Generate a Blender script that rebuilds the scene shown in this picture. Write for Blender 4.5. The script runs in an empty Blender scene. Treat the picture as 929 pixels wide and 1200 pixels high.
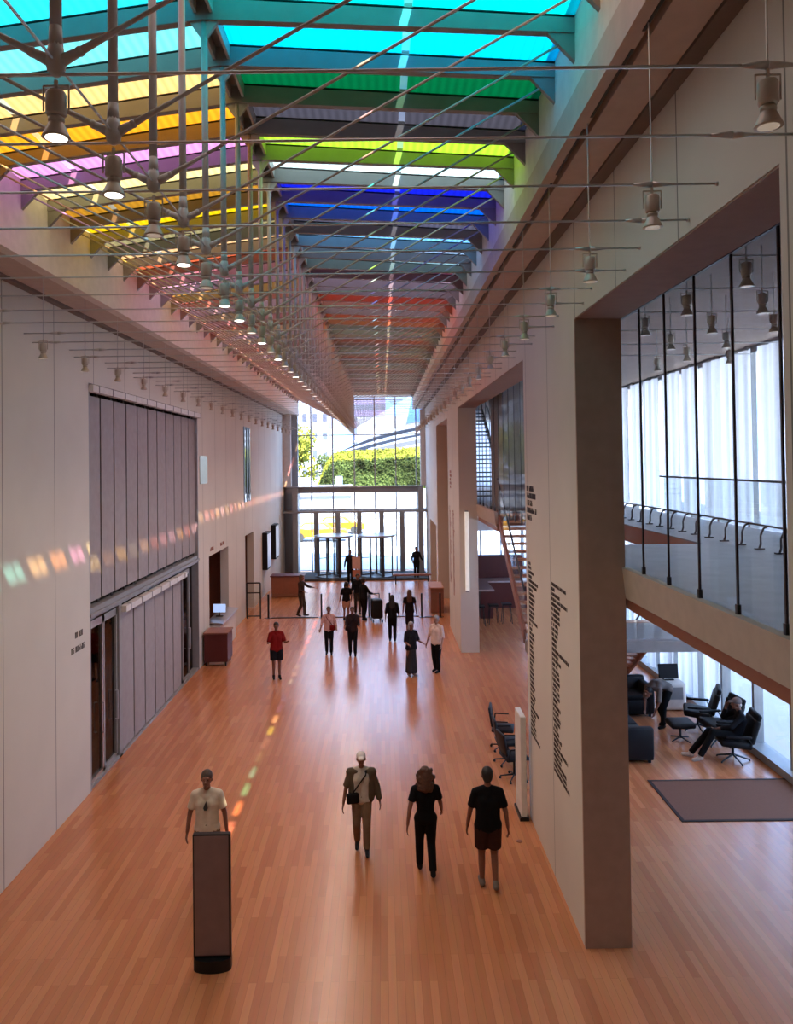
import bpy, bmesh, math, random
from mathutils import Vector, Matrix
random.seed(7)
sc = bpy.context.scene
col = sc.collection
PI = math.pi

# ------------------------------------------------------------------ camera
H = 6.3
cd = bpy.data.cameras.new('camera'); cam = bpy.data.objects.new('camera', cd); col.objects.link(cam)
sc.camera = cam
cd.sensor_fit = 'AUTO'; cd.sensor_width = 36.0; cd.lens = 900.0/1200.0*36.0
cd.shift_x = (464.5-447)/1200.0; cd.shift_y = -(600-527)/1200.0
cd.clip_end = 2000
P, R = math.radians(1.0), math.radians(0.75)
fwd = Vector((0, math.cos(P), math.sin(P))); u0 = Vector((0, -math.sin(P), math.cos(P))); r0 = Vector((1, 0, 0))
rt = r0*math.cos(R)-u0*math.sin(R); up = u0*math.cos(R)+r0*math.sin(R)
M = Matrix((rt, up, -fwd)).transposed().to_4x4(); M.translation = Vector((0, 0, H)); cam.matrix_world = M

# ------------------------------------------------------------------ view, sky, sun
vs = sc.view_settings
sc.display_settings.display_device = 'sRGB'
vs.view_transform = 'Standard'; vs.look = 'None'; vs.gamma = 1.0; vs.use_curve_mapping = False
EXPOSURE = 1.72
vs.exposure = EXPOSURE
cy = sc.cycles
cy.max_bounces = 9; cy.diffuse_bounces = 5; cy.glossy_bounces = 4; cy.transmission_bounces = 6; cy.transparent_max_bounces = 24
cy.sample_clamp_indirect = 8.0; cy.caustics_reflective = False; cy.caustics_refractive = False

SKY, SUN = 2.3, 8.0
w = bpy.data.worlds.new('sky'); sc.world = w; w.use_nodes = True
nt = w.node_tree; nt.nodes.clear()
N = nt.nodes.new; L = nt.links.new
tc = N('ShaderNodeTexCoord'); mp = N('ShaderNodeMapping'); mp.inputs['Scale'].default_value = (2.2, 2.2, 7)
nz = N('ShaderNodeTexNoise'); nz.inputs['Scale'].default_value = 2.0; nz.inputs['Detail'].default_value = 6
cr = N('ShaderNodeValToRGB'); cr.color_ramp.elements[0].position = .48; cr.color_ramp.elements[1].position = .70
cr.color_ramp.elements[0].color = (.22, .43, .88, 1); cr.color_ramp.elements[1].color = (.80, .86, .98, 1)
bg = N('ShaderNodeBackground'); bg.inputs['Strength'].default_value = SKY; wo = N('ShaderNodeOutputWorld')
L(tc.outputs['Generated'], mp.inputs['Vector']); L(mp.outputs[0], nz.inputs['Vector']); L(nz.outputs['Fac'], cr.inputs['Fac'])
L(cr.outputs['Color'], bg.inputs['Color']); L(bg.outputs[0], wo.inputs['Surface'])

sd = bpy.data.lights.new('sun', 'SUN'); sd.energy = SUN; sd.angle = math.radians(.53); sd.color = (1, .96, .90)
so = bpy.data.objects.new('sun', sd); col.objects.link(so)
so.rotation_mode = 'QUATERNION'; so.rotation_quaternion = Vector((-.287, .80, -1.0)).to_track_quat('-Z', 'Y')
so.location = (8, -16, 30)

# ------------------------------------------------------------------ materials
def newmat(name):
    m = bpy.data.materials.new(name); m.use_nodes = True
    return m, m.node_tree, m.node_tree.nodes['Principled BSDF']
def pmat(name, c, rough=.6, metal=0.0, var=.06, scale=6.0, spec=.5, emit=None, es=1.0, bump=0.0):
    m, t, b = newmat(name)
    b.inputs['Roughness'].default_value = rough; b.inputs['Metallic'].default_value = metal
    b.inputs['Specular IOR Level'].default_value = spec
    tc = t.nodes.new('ShaderNodeTexCoord'); n = t.nodes.new('ShaderNodeTexNoise')
    n.inputs['Scale'].default_value = scale; n.inputs['Detail'].default_value = 3
    t.links.new(tc.outputs['Object'], n.inputs['Vector'])
    r = t.nodes.new('ShaderNodeValToRGB')
    r.color_ramp.elements[0].position = .3; r.color_ramp.elements[1].position = .7
    r.color_ramp.elements[0].color = tuple(max(0, x*(1-var)) for x in c)+(1,)
    r.color_ramp.elements[1].color = tuple(min(1, x*(1+var)) for x in c)+(1,)
    t.links.new(n.outputs['Fac'], r.inputs['Fac']); t.links.new(r.outputs['Color'], b.inputs['Base Color'])
    if emit:
        b.inputs['Emission Color'].default_value = tuple(emit)+(1,); b.inputs['Emission Strength'].default_value = es
    if bump:
        bp = t.nodes.new('ShaderNodeBump'); bp.inputs['Strength'].default_value = bump
        t.links.new(n.outputs['Fac'], bp.inputs['Height']); t.links.new(bp.outputs[0], b.inputs['Normal'])
    return m
def lin(r, g, b):
    f = lambda v: (v/255/12.92) if v/255 <= .04045 else ((v/255+.055)/1.055)**2.4
    return (f(r), f(g), f(b))
def glassmat(name, tint=(.93, .96, .96), refl=.035, rough=.02, graze=.18):
    m = bpy.data.materials.new(name); m.use_nodes = True; t = m.node_tree; t.nodes.clear()
    tr = t.nodes.new('ShaderNodeBsdfTransparent'); tr.inputs[0].default_value = tuple(tint)+(1,)
    gl = t.nodes.new('ShaderNodeBsdfGlossy'); gl.inputs['Roughness'].default_value = rough
    lw = t.nodes.new('ShaderNodeLayerWeight'); lw.inputs['Blend'].default_value = .25
    mt = t.nodes.new('ShaderNodeMath'); mt.operation = 'MULTIPLY_ADD'; mt.inputs[1].default_value = graze; mt.inputs[2].default_value = refl
    mx = t.nodes.new('ShaderNodeMixShader'); o = t.nodes.new('ShaderNodeOutputMaterial')
    t.links.new(lw.outputs['Fresnel'], mt.inputs[0]); t.links.new(mt.outputs[0], mx.inputs[0])
    t.links.new(tr.outputs[0], mx.inputs[1]); t.links.new(gl.outputs[0], mx.inputs[2]); t.links.new(mx.outputs[0], o.inputs[0])
    return m
def transmat(name, c, ribs=0.0):
    """fabric or film that lets light through diffusely"""
    m = bpy.data.materials.new(name); m.use_nodes = True; t = m.node_tree; t.nodes.clear()
    tl = t.nodes.new('ShaderNodeBsdfTranslucent'); df = t.nodes.new('ShaderNodeBsdfDiffuse')
    mx = t.nodes.new('ShaderNodeMixShader'); mx.inputs[0].default_value = .25; o = t.nodes.new('ShaderNodeOutputMaterial')
    tl.inputs[0].default_value = tuple(c)+(1,); df.inputs[0].default_value = tuple(min(1, x*.6+.04) for x in c)+(1,)
    if ribs:
        tc = t.nodes.new('ShaderNodeTexCoord'); wv = t.nodes.new('ShaderNodeTexWave'); wv.inputs['Scale'].default_value = ribs
        wv.bands_direction = 'X'; wv.inputs['Distortion'].default_value = .4
        r = t.nodes.new('ShaderNodeValToRGB'); r.color_ramp.elements[0].color = tuple(x*.72 for x in c)+(1,)
        r.color_ramp.elements[1].color = tuple(c)+(1,)
        t.links.new(tc.outputs['Object'], wv.inputs['Vector']); t.links.new(wv.outputs['Fac'], r.inputs['Fac'])
        t.links.new(r.outputs[0], tl.inputs[0])
    t.links.new(tl.outputs[0], mx.inputs[1]); t.links.new(df.outputs[0], mx.inputs[2]); t.links.new(mx.outputs[0], o.inputs[0])
    return m
def jointwall(name, c, period, off, rough=.75):
    """painted wall panels with a thin vertical joint every `period` metres along Y"""
    m, t, b = newmat(name); b.inputs['Roughness'].default_value = rough; b.inputs['Specular IOR Level'].default_value = .25
    tc = t.nodes.new('ShaderNodeTexCoord'); sp = t.nodes.new('ShaderNodeSeparateXYZ')
    a = t.nodes.new('ShaderNodeMath'); a.operation = 'ADD'; a.inputs[1].default_value = -off+100*period
    md = t.nodes.new('ShaderNodeMath'); md.operation = 'MODULO'; md.inputs[1].default_value = period
    lt = t.nodes.new('ShaderNodeMath'); lt.operation = 'LESS_THAN'; lt.inputs[1].default_value = .022
    n = t.nodes.new('ShaderNodeTexNoise'); n.inputs['Scale'].default_value = .7; n.inputs['Detail'].default_value = 3
    r = t.nodes.new('ShaderNodeValToRGB'); r.color_ramp.elements[0].position = .3; r.color_ramp.elements[1].position = .7
    r.color_ramp.elements[0].color = tuple(x*.95 for x in c)+(1,); r.color_ramp.elements[1].color = tuple(min(1, x*1.03) for x in c)+(1,)
    mx = t.nodes.new('ShaderNodeMixRGB'); mx.inputs[2].default_value = tuple(x*.35 for x in c)+(1,)
    l = t.links.new
    l(tc.outputs['Object'], sp.inputs[0]); l(sp.outputs['Y'], a.inputs[0]); l(a.outputs[0], md.inputs[0]); l(md.outputs[0], lt.inputs[0])
    l(tc.outputs['Object'], n.inputs['Vector']); l(n.outputs['Fac'], r.inputs['Fac']); l(r.outputs[0], mx.inputs[1]); l(lt.outputs[0], mx.inputs[0])
    l(mx.outputs[0], b.inputs['Base Color'])
    return m
def woodfloor():
    m, t, b = newmat('oak_floor'); l = t.links.new
    tc = t.nodes.new('ShaderNodeTexCoord'); mp = t.nodes.new('ShaderNodeMapping'); mp.inputs['Rotation'].default_value = (0, 0, PI/2)
    br = t.nodes.new('ShaderNodeTexBrick'); br.inputs['Scale'].default_value = 1.0
    br.inputs['Brick Width'].default_value = 1.35; br.inputs['Row Height'].default_value = .10; br.inputs['Mortar Size'].default_value = .0015
    br.inputs['Color1'].default_value = (.66, .265, .115, 1); br.inputs['Color2'].default_value = (.50, .175, .072, 1); br.inputs['Mortar'].default_value = (.30, .12, .055, 1)
    br.offset = .37; br.inputs['Bias'].default_value = -.1
    mp2 = t.nodes.new('ShaderNodeMapping'); mp2.inputs['Scale'].default_value = (9, .9, 1)
    n = t.nodes.new('ShaderNodeTexNoise'); n.inputs['Scale'].default_value = 2.0; n.inputs['Detail'].default_value = 4
    mx = t.nodes.new('ShaderNodeMixRGB'); mx.blend_type = 'MULTIPLY'; mx.inputs[0].default_value = .25
    l(tc.outputs['Object'], mp.inputs[0]); l(mp.outputs[0], br.inputs['Vector']); l(tc.outputs['Object'], mp2.inputs[0]); l(mp2.outputs[0], n.inputs['Vector'])
    l(br.outputs['Color'], mx.inputs[1]); l(n.outputs['Color'], mx.inputs[2]); l(mx.outputs[0], b.inputs['Base Color'])
    mr = t.nodes.new('ShaderNodeMapRange'); mr.inputs['To Min'].default_value = .17; mr.inputs['To Max'].default_value = .30
    l(n.outputs['Fac'], mr.inputs['Value']); l(mr.outputs[0], b.inputs['Roughness']); b.inputs['Specular IOR Level'].default_value = .7
    return m
M_ = {}
M_['floor'] = woodfloor()
M_['wallL'] = jointwall('white_panel_wall', (.67, .635, .565), 1.85, 11.57)
M_['wallR'] = jointwall('white_pier_wall', (.65, .61, .54), 1.75, 11.75)
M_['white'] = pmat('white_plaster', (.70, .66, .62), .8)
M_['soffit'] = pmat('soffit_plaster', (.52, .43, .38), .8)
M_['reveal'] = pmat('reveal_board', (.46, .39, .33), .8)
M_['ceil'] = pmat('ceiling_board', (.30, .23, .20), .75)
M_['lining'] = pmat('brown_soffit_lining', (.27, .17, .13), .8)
M_['rail'] = pmat('pale_metal_rail', (.70, .69, .67), .4)
M_['pier_shade'] = pmat('shaded_pier_brown', (.40, .28, .215), .7)  # darker brown stands in for shade on the near pier's front
M_['core'] = pmat('grey_core_wall', (.22, .20, .20), .7)
M_['dark'] = pmat('black_gap', (.02, .02, .022), .5)
M_['slot'] = pmat('dark_slot', (.17, .13, .11), .7)
M_['steel'] = pmat('painted_steel', (.50, .49, .47), .45, .0)
M_['beam'] = pmat('roof_beam_paint', (.27, .265, .255), .5)
M_['wire'] = pmat('stainless_wire', (.55, .54, .52), .35, .7)
M_['bronze'] = pmat('dark_mullion_metal', (.06, .055, .06), .4, .5)
M_['alu'] = pmat('brushed_aluminium', (.62, .62, .64), .3, .9)
M_['grey'] = pmat('grey_frame_metal', (.30, .305, .31), .45, .2)
M_['curtain'] = pmat('grey_blind_fabric', (.34, .31, .31), .8, bump=.1)
M_['sheer'] = transmat('white_sheer_curtain', (.93, .92, .96), 2.5)
M_['glass'] = glassmat('clear_glass')
M_['glassi'] = glassmat('low_reflection_glass', (.95, .96, .96), .02, .02, .03)
M_['glassd'] = glassmat('dark_glass', (.35, .33, .33), .10)
M_['grayfloor'] = pmat('grey_wood_floor', (.15, .13, .12), .42, scale=3, var=.2)
M_['black'] = pmat('black_leather', (.010, .010, .012), .5, spec=.2)
M_['blackm'] = pmat('black_metal', (.02, .02, .022), .35, .6)
M_['rug'] = pmat('brown_rug', (.17, .075, .045), .95, scale=30)
M_['rugedge'] = pmat('rug_border', (.03, .018, .015), .95)
M_['redwood'] = pmat('dark_red_wood', (.10, .018, .016), .45)
M_['brown'] = pmat('reddish_brown_wood', (.26, .10, .06), .5)
M_['wood'] = pmat('stair_wood', (.45, .20, .11), .5)
M_['text'] = pmat('dark_lettering', (.045, .03, .028), .7)
M_['text2'] = pmat('brown_lettering', (.30, .10, .06), .7)
M_['lamp'] = pmat('lamp_housing', (.50, .44, .36), .4, .2)
M_['lens'] = pmat('lamp_lens_lit', (.9, .9, .85), .3, emit=(1, .93, .82), es=2.5)
M_['lensfar'] = pmat('lamp_lens_far', (.7, .6, .5), .3, emit=(1, .85, .7), es=.35)
M_['lensoff'] = pmat('lamp_lens_dim', (.35, .3, .25), .2, emit=(1, .8, .6), es=.08)
M_['kiosk'] = pmat('kiosk_panel', (.20, .135, .13), .22)
M_['lite'] = pmat('white_light_panel', (.85, .85, .8), .5, emit=(1, .95, .85), es=.12)
M_['mat'] = pmat('entrance_mat', (.05, .052, .055), .9)
M_['asphalt'] = pmat('street_paving', (.34, .34, .36), .9, scale=.3)
M_['pave'] = pmat('pale_sidewalk', (.66, .65, .64), .9, scale=.5)
M_['bldg'] = pmat('white_building_stone', (.36, .36, .39), .8, scale=.1)
M_['bwin'] = pmat('building_window', (.10, .11, .15), .5, spec=.2)
M_['taxi'] = pmat('taxi_yellow', (.36, .16, .002), .45)
M_['carwin'] = pmat('car_window', (.18, .22, .26), .15)
M_['tyre'] = pmat('tyre_rubber', (.03, .03, .03), .8)
M_['leafy'] = pmat('yellow_green_leaves', (.20, .20, .025), .8, var=.5, scale=1.2, spec=.1)
M_['leafg'] = pmat('green_leaves', (.065, .085, .022), .8, var=.9, scale=.5, spec=.1)
M_['bark'] = pmat('bark', (.14, .10, .07), .9)
M_['ribbon'] = pmat('steel_ribbon', (.30, .30, .33), .5, .0)

# ------------------------------------------------------------------ helpers
class MB:
    def __init__(s): s.v = []; s.f = []
    def add(s, vs, fs):
        o = len(s.v); s.v += [tuple(p) for p in vs]; s.f += [tuple(o+i for i in f) for f in fs]; return s
    def box(s, x0, x1, y0, y1, z0, z1):
        v = [(x, y, z) for x in (x0, x1) for y in (y0, y1) for z in (z0, z1)]
        return s.add(v, [(0, 1, 3, 2), (4, 6, 7, 5), (0, 4, 5, 1), (2, 3, 7, 6), (0, 2, 6, 4), (1, 5, 7, 3)])
    def obox(s, c, dims, rz=0, rx=0, ry=0):
        m = Matrix.Translation(Vector(c)) @ Matrix.Rotation(rz, 4, 'Z') @ Matrix.Rotation(ry, 4, 'Y') @ Matrix.Rotation(rx, 4, 'X')
        a, b, d = [q/2 for q in dims]
        v = [m @ Vector((x, y, z)) for x in (-a, a) for y in (-b, b) for z in (-d, d)]
        return s.add(v, [(0, 1, 3, 2), (4, 6, 7, 5), (0, 4, 5, 1), (2, 3, 7, 6), (0, 2, 6, 4), (1, 5, 7, 3)])
    def rbox(s, c, dims, r=.03, rz=0, rx=0, ry=0, seg=2):
        bm = bmesh.new(); bmesh.ops.create_cube(bm, size=1)
        for v in bm.verts: v.co = Vector((v.co.x*dims[0], v.co.y*dims[1], v.co.z*dims[2]))
        bmesh.ops.bevel(bm, geom=bm.edges[:], offset=min(r, min(dims)*.45), segments=seg, affect='EDGES', profile=.5)
        m = Matrix.Translation(Vector(c)) @ Matrix.Rotation(rz, 4, 'Z') @ Matrix.Rotation(ry, 4, 'Y') @ Matrix.Rotation(rx, 4, 'X')
        bm.verts.index_update()
        s.add([m @ v.co for v in bm.verts], [[v.index for v in f.verts] for f in bm.faces]); bm.free(); return s
    def cone(s, p0, p1, r0, r1=None, n=10, caps=True):
        r1 = r0 if r1 is None else r1
        p0 = Vector(p0); p1 = Vector(p1); d = (p1-p0)
        if d.length < 1e-6: return s
        q = d.to_track_quat('Z', 'Y'); vs = []
        for p, r in ((p0, r0), (p1, r1)):
            for i in range(n):
                a = 2*PI*i/n; vs.append(p+q @ Vector((r*math.cos(a), r*math.sin(a), 0)))
        fs = [(i, (i+1) % n, n+(i+1) % n, n+i) for i in range(n)]
        if caps: fs += [tuple(range(n-1, -1, -1)), tuple(range(n, 2*n))]
        return s.add(vs, fs)
    def tube(s, pts, r, n=8):
        for a, b in zip(pts, pts[1:]): s.cone(a, b, r, r, n)
        return s
    def lathe(s, prof, c=(0, 0, 0), n=16):
        vs = []; fs = []
        for r, z in prof:
            for i in range(n):
                a = 2*PI*i/n; vs.append((c[0]+r*math.cos(a), c[1]+r*math.sin(a), c[2]+z))
        m = len(prof)
        for j in range(m-1):
            for i in range(n):
                fs.append((j*n+i, j*n+(i+1) % n, (j+1)*n+(i+1) % n, (j+1)*n+i))
        fs.append(tuple(range(n-1, -1, -1))); fs.append(tuple((m-1)*n+i for i in range(n)))
        return s.add(vs, fs)
    def ball(s, c, r, seg=12, rings=8, rot=None):
        if not hasattr(r, '__len__'): r = (r, r, r)
        c = Vector(c); vs = [Vector((0, 0, 1))]; 
        for j in range(1, rings):
            t = PI*j/rings
            for i in range(seg):
                a = 2*PI*i/seg; vs.append(Vector((math.sin(t)*math.cos(a), math.sin(t)*math.sin(a), math.cos(t))))
        vs.append(Vector((0, 0, -1)))
        fs = [(0, 1+i, 1+(i+1) % seg) for i in range(seg)]
        for j in range(rings-2):
            for i in range(seg):
                a = 1+j*seg; fs.append((a+i, a+seg+i, a+seg+(i+1) % seg, a+(i+1) % seg))
        b = 1+(rings-2)*seg
        fs += [(b+i, len(vs)-1, b+(i+1) % seg) for i in range(seg)]
        o = []
        for v in vs:
            p = Vector((v.x*r[0], v.y*r[1], v.z*r[2]))
            if rot is not None: p = rot @ p
            o.append(c+p)
        return s.add(o, fs)
    def prism(s, poly, axis, a0, a1):
        n = len(poly)
        def mk(p, a):
            if axis == 'x': return (a, p[0], p[1])
            if axis == 'y': return (p[0], a, p[1])
            return (p[0], p[1], a)
        vs = [mk(p, a0) for p in poly]+[mk(p, a1) for p in poly]
        return s.add(vs, [tuple(range(n)), tuple(range(2*n-1, n-1, -1))]+[(i, n+i, n+(i+1) % n, (i+1) % n) for i in range(n)])
    def mesh(s, name, m, smooth=False):
        me = bpy.data.meshes.new(name); me.from_pydata(s.v, [], s.f); me.update()
        bm = bmesh.new(); bm.from_mesh(me); bmesh.ops.recalc_face_normals(bm, faces=bm.faces); bm.to_mesh(me); bm.free()
        me.materials.append(M_[m] if isinstance(m, str) else m)
        if smooth:
            for p in me.polygons: p.use_smooth = True
        return me
    def build(s, name, m, parent=None, smooth=False, loc=None):
        o = bpy.data.objects.new(name, s.mesh(name, m, smooth)); col.objects.link(o)
        if parent: o.parent = parent
        if loc: o.location = loc
        return o
def tag(o, label=None, cat=None, group=None, kind=None):
    if label: o['label'] = label
    if cat: o['category'] = cat
    if group: o['group'] = group
    if kind: o['kind'] = kind
    return o
def thing(name, label, cat, loc=(0, 0, 0), rz=0, group=None):
    o = bpy.data.objects.new(name, None); o.empty_display_size = .1; col.objects.link(o); o.location = loc; o.rotation_euler = (0, 0, rz)
    return tag(o, label, cat, group)
def sthing(name, loc=(0, 0, 0)):
    o = bpy.data.objects.new(name, None); col.objects.link(o); o.location = loc; o['kind'] = 'structure'; return o
def struct(name, mb, m): return tag(mb.build(name, m), kind='structure')
def kids(o): return [c for c in bpy.data.objects if c.parent == o]
def dup(o, loc=None, rz=None, label=None, group=None, ch=None):
    r = o.copy(); col.objects.link(r)
    if loc is not None: r.location = loc
    if rz is not None: r.rotation_euler = (0, 0, rz)
    if label: r['label'] = label
    if group: r['group'] = group
    for c in (ch if ch is not None else kids(o)):
        k = c.copy(); col.objects.link(k); k.parent = r
        for g in kids(c) if ch is None else []:
            q = g.copy(); col.objects.link(q); q.parent = k
    return r
ONES = ['', 'first', 'second', 'third', 'fourth', 'fifth', 'sixth', 'seventh', 'eighth', 'ninth', 'tenth', 'eleventh', 'twelfth', 'thirteenth',
        'fourteenth', 'fifteenth', 'sixteenth', 'seventeenth', 'eighteenth', 'nineteenth']
def nth(n):
    if n < 20: return ONES[n]
    t, u = divmod(n, 10); T = {2: ('twenty', 'twentieth'), 3: ('thirty', 'thirtieth'), 4: ('forty', 'fortieth'), 5: ('fifty', 'fiftieth')}[t]
    return T[1] if u == 0 else T[0]+'-'+ONES[u]
def wallx(mb, x0, x1, y0, y1, z0, z1, holes):
    """a wall of thickness x0..x1 pierced by holes (ya, yb, za, zb)"""
    ys = sorted({y0, y1, *[h[0] for h in holes], *[h[1] for h in holes]}); zs = sorted({z0, z1, *[h[2] for h in holes], *[h[3] for h in holes]})
    ys = [y for y in ys if y0 <= y <= y1]; zs = [z for z in zs if z0 <= z <= z1]
    def solid(i, j):
        if i < 0 or j < 0 or i >= len(ys)-1 or j >= len(zs)-1: return False
        a, b = (ys[i]+ys[i+1])/2, (zs[j]+zs[j+1])/2
        return not any(h[0] < a < h[1] and h[2] < b < h[3] for h in holes)
    for i in range(len(ys)-1):
        for j in range(len(zs)-1):
            if not solid(i, j): continue
            a, b, c, d = ys[i], ys[i+1], zs[j], zs[j+1]
            mb.add([(x0, a, c), (x0, b, c), (x0, b, d), (x0, a, d)], [(0, 3, 2, 1)])
            mb.add([(x1, a, c), (x1, b, c), (x1, b, d), (x1, a, d)], [(0, 1, 2, 3)])
            if not solid(i-1, j): mb.add([(x0, a, c), (x1, a, c), (x1, a, d), (x0, a, d)], [(0, 1, 2, 3)])
            if not solid(i+1, j): mb.add([(x0, b, c), (x1, b, c), (x1, b, d), (x0, b, d)], [(3, 2, 1, 0)])
            if not solid(i, j-1): mb.add([(x0, a, c), (x1, a, c), (x1, b, c), (x0, b, c)], [(3, 2, 1, 0)])
            if not solid(i, j+1): mb.add([(x0, a, d), (x1, a, d), (x1, b, d), (x0, b, d)], [(0, 1, 2, 3)])
    return mb

XL, XR, XG, XF = -5.72, 2.55, 3.18, 8.1      # hall walls, inner glass line, east facade
YB, YE = -2.0, 45.0
ZL, ZR = 9.2, 9.45                            # soffits
WL, WR = -4.83, 1.84                          # skylight well faces
PT, K0, K1 = .82, 0, 48
def DK(k): return 3.8+PT*k

# ------------------------------------------------------------------ the shell
struct('floor', MB().box(-10.5, XF+.3, YB, YE+.6, -.3, 0), 'floor')
holesL = [(15.0, 23.9, 0, 7.95), (25.3, 28.5, 0, 3.3), (31.8, 33.5, 4.75, 7.9), (32.0, 34.1, 0, 3.35)]
struct('wall_left', wallx(MB(), XL-.3, XL, YB, YE, 0, ZL+.3, holesL), 'wallL')
b = MB(); b.box(-10.5, -10.3, YB, YE, 0, 9); b.box(-10.3, XL-.3, 14.5, 14.7, 0, 9); b.box(-10.3, XL-.3, 24.1, 24.3, 0, 9); b.box(-10.3, XL-.3, 14.7, 24.1, 8.0, 8.2)
struct('wall_gallery', b, 'soffit')
b = MB(); b.box(-8.0, -7.8, 24.9, 34.8, 0, 3.6); b.box(-8, XL-.3, 24.7, 24.9, 0, 3.6); b.box(-7.8, XL-.3, 29.2, 29.4, 0, 3.6); b.box(-8, XL-.3, 34.6, 34.8, 0, 3.6); b.box(-8, XL-.3, 24.9, 34.6, 3.4, 3.6)
struct('wall_recess', b, 'brown')
holesR = [(4.85, 10.04, 0, 8.17), (13.72, 25.5, 0, 8.12), (29.7, 35.7, 0, 8.0), (36.6, 41.2, 0, 3.3)]
struct('wall_right', wallx(MB(), XR, XR+.6, YB, YE, 0, ZR+.2, holesR), 'wallR')
struct('wall_back', MB().box(XL, XF, YB-.2, YB, 0, 11), 'white')
# a slab of brown board behind the third and fourth openings
b = MB(); b.box(XR+.6, XR+.7, 29.3, 42.0, 0, 8.3); struct('wall_cabinet', b, 'brown')
# soffits and skylight well
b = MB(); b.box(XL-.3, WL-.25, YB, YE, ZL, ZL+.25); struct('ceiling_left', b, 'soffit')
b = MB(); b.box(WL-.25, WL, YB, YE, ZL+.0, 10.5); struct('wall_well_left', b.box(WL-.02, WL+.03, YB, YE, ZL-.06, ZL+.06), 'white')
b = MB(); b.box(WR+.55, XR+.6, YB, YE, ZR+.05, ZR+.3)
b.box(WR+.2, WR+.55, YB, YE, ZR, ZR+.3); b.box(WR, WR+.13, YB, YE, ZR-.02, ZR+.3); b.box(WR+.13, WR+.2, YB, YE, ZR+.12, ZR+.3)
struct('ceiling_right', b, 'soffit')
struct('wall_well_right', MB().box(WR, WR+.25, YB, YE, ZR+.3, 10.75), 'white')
struct('trim_pier_shade', MB().box(XR+.02, XR+.6, 10.025, 10.045, 0, 8.15).box(XR-.004, XR+.03, 10.02, 10.06, 0, 8.15), 'pier_shade')  # thin boards added so the pier front takes its shade as colour
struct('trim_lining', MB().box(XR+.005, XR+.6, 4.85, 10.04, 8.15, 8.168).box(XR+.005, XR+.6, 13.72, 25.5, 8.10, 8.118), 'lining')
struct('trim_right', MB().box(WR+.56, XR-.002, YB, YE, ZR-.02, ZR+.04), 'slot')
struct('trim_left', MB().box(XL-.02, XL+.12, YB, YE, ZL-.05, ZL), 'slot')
b = MB()
for i in range(30):
    y = 3+i*1.4; b.box(WR+.10, WR+.125, y, y+1.15, ZR-.026, ZR-.015)
struct('trim_slot', b, 'dark')
struct('ceiling_near', MB().box(WL-.3, WR+.3, YB, DK(K0)-.0, 10.3, 10.9), 'white')
struct('ceiling_far', MB().box(WL-.3, WR+.3, DK(K1+1), YE+.4, 10.2, 10.9), 'white')
# right wing
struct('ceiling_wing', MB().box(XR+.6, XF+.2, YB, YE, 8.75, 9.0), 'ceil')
b = MB()
b.box(XR+.6, 7.6, YB, 13.0, 4.5, 4.85); b.box(5.4, 7.6, 13.0, 21.6, 4.5, 4.85); b.box(XR+.6, 7.6, 21.6, YE, 4.5, 4.85)
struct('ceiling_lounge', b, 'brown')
b = MB(); b.box(XR+.62, 7.6, YB, 13.0, 4.85, 4.87); b.box(5.4, 7.6, 13.0, 21.6, 4.85, 4.87); b.box(XR+.62, 7.6, 21.6, YE, 4.85, 4.87)
struct('floor_upper', b, 'grayfloor')
b = MB(); b.prism([(XR+.56, 4.9), (XR+.66, 4.9), (XR+.66, 4.5), (XR+.60, 4.5)], 'y', 4.85, 10.04); b.prism([(XR+.56, 4.9), (XR+.66, 4.9), (XR+.66, 4.5), (XR+.60, 4.5)], 'y', 21.4, 25.5)
struct('trim_slab', b, 'reveal')
struct('trim_slab_underside', MB().box(XR+.63, XR+.8, 4.85, 13.0, 4.36, 4.56).box(XR+.63, XR+.8, 21.4, 25.5, 4.36, 4.56), 'brown')

# ------------------------------------------------------------------ east facade
struct('wall_east_blocker', MB().box(XF, XF+.3, YB, 9.0, 0, 9.0), 'white')  # unseen stretch of facade made solid to darken the near pier
struct('ceiling_sun_blocker', MB().box(XF+.2, XF+5.2, YB, YE+2, 9.0, 9.15), 'white')  # unseen overhang added to keep direct sun off the facade
def facade():
    root = sthing('window_1')
    MB().box(XF, XF+.02, 9, YE, .15, 8.75).build('pane', 'glass', root)
    b = MB()
    for i in range(24):
        y = 9+i*1.55; b.box(XF-.12, XF+.08, y-.05, y+.05, 0.1, 8.75)
    b.box(XF-.02, XF+.08, 9, YE, 4.2, 4.32); b.box(XF-.02, XF+.08, 9, YE, 8.6, 8.75)
    b.build('mullion', 'grey', root)
    MB().box(XF-.28, XF+.1, 9, YE, 0, .16).build('sill', 'grey', root)
facade()
def curtain(y0, y1, z0, z1, x, label, amp=.04):
    b = MB(); n = int((y1-y0)/.05); pts = []
    for i in range(n+1):
        y = y0+(y1-y0)*i/n; pts.append((x+amp*math.sin(y*13+y0)+.4*amp*math.sin(y*29), y))
    for (xa, ya), (xb, yb) in zip(pts, pts[1:]):
        b.add([(xa, ya, z0), (xb, yb, z0), (xb, yb, z1), (xa, ya, z1)], [(0, 1, 2, 3)])
    o = b.build('sheer_curtain', 'sheer', smooth=True); tag(o, label, 'curtain'); return o
y = 9.1; i = 0
while y < 43:
    i += 1; wd = [1.32, 1.1, 1.4, .95, 1.25][i % 5]
    curtain(y, min(y+wd, 44.5), 4.95, 8.6, XF-.32, f'white sheer curtain, {nth(i)} along the upper east window from near end')
    y += wd+[.12, .22, .07, .30][i % 4]
y = 18.2; i = 0
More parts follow.
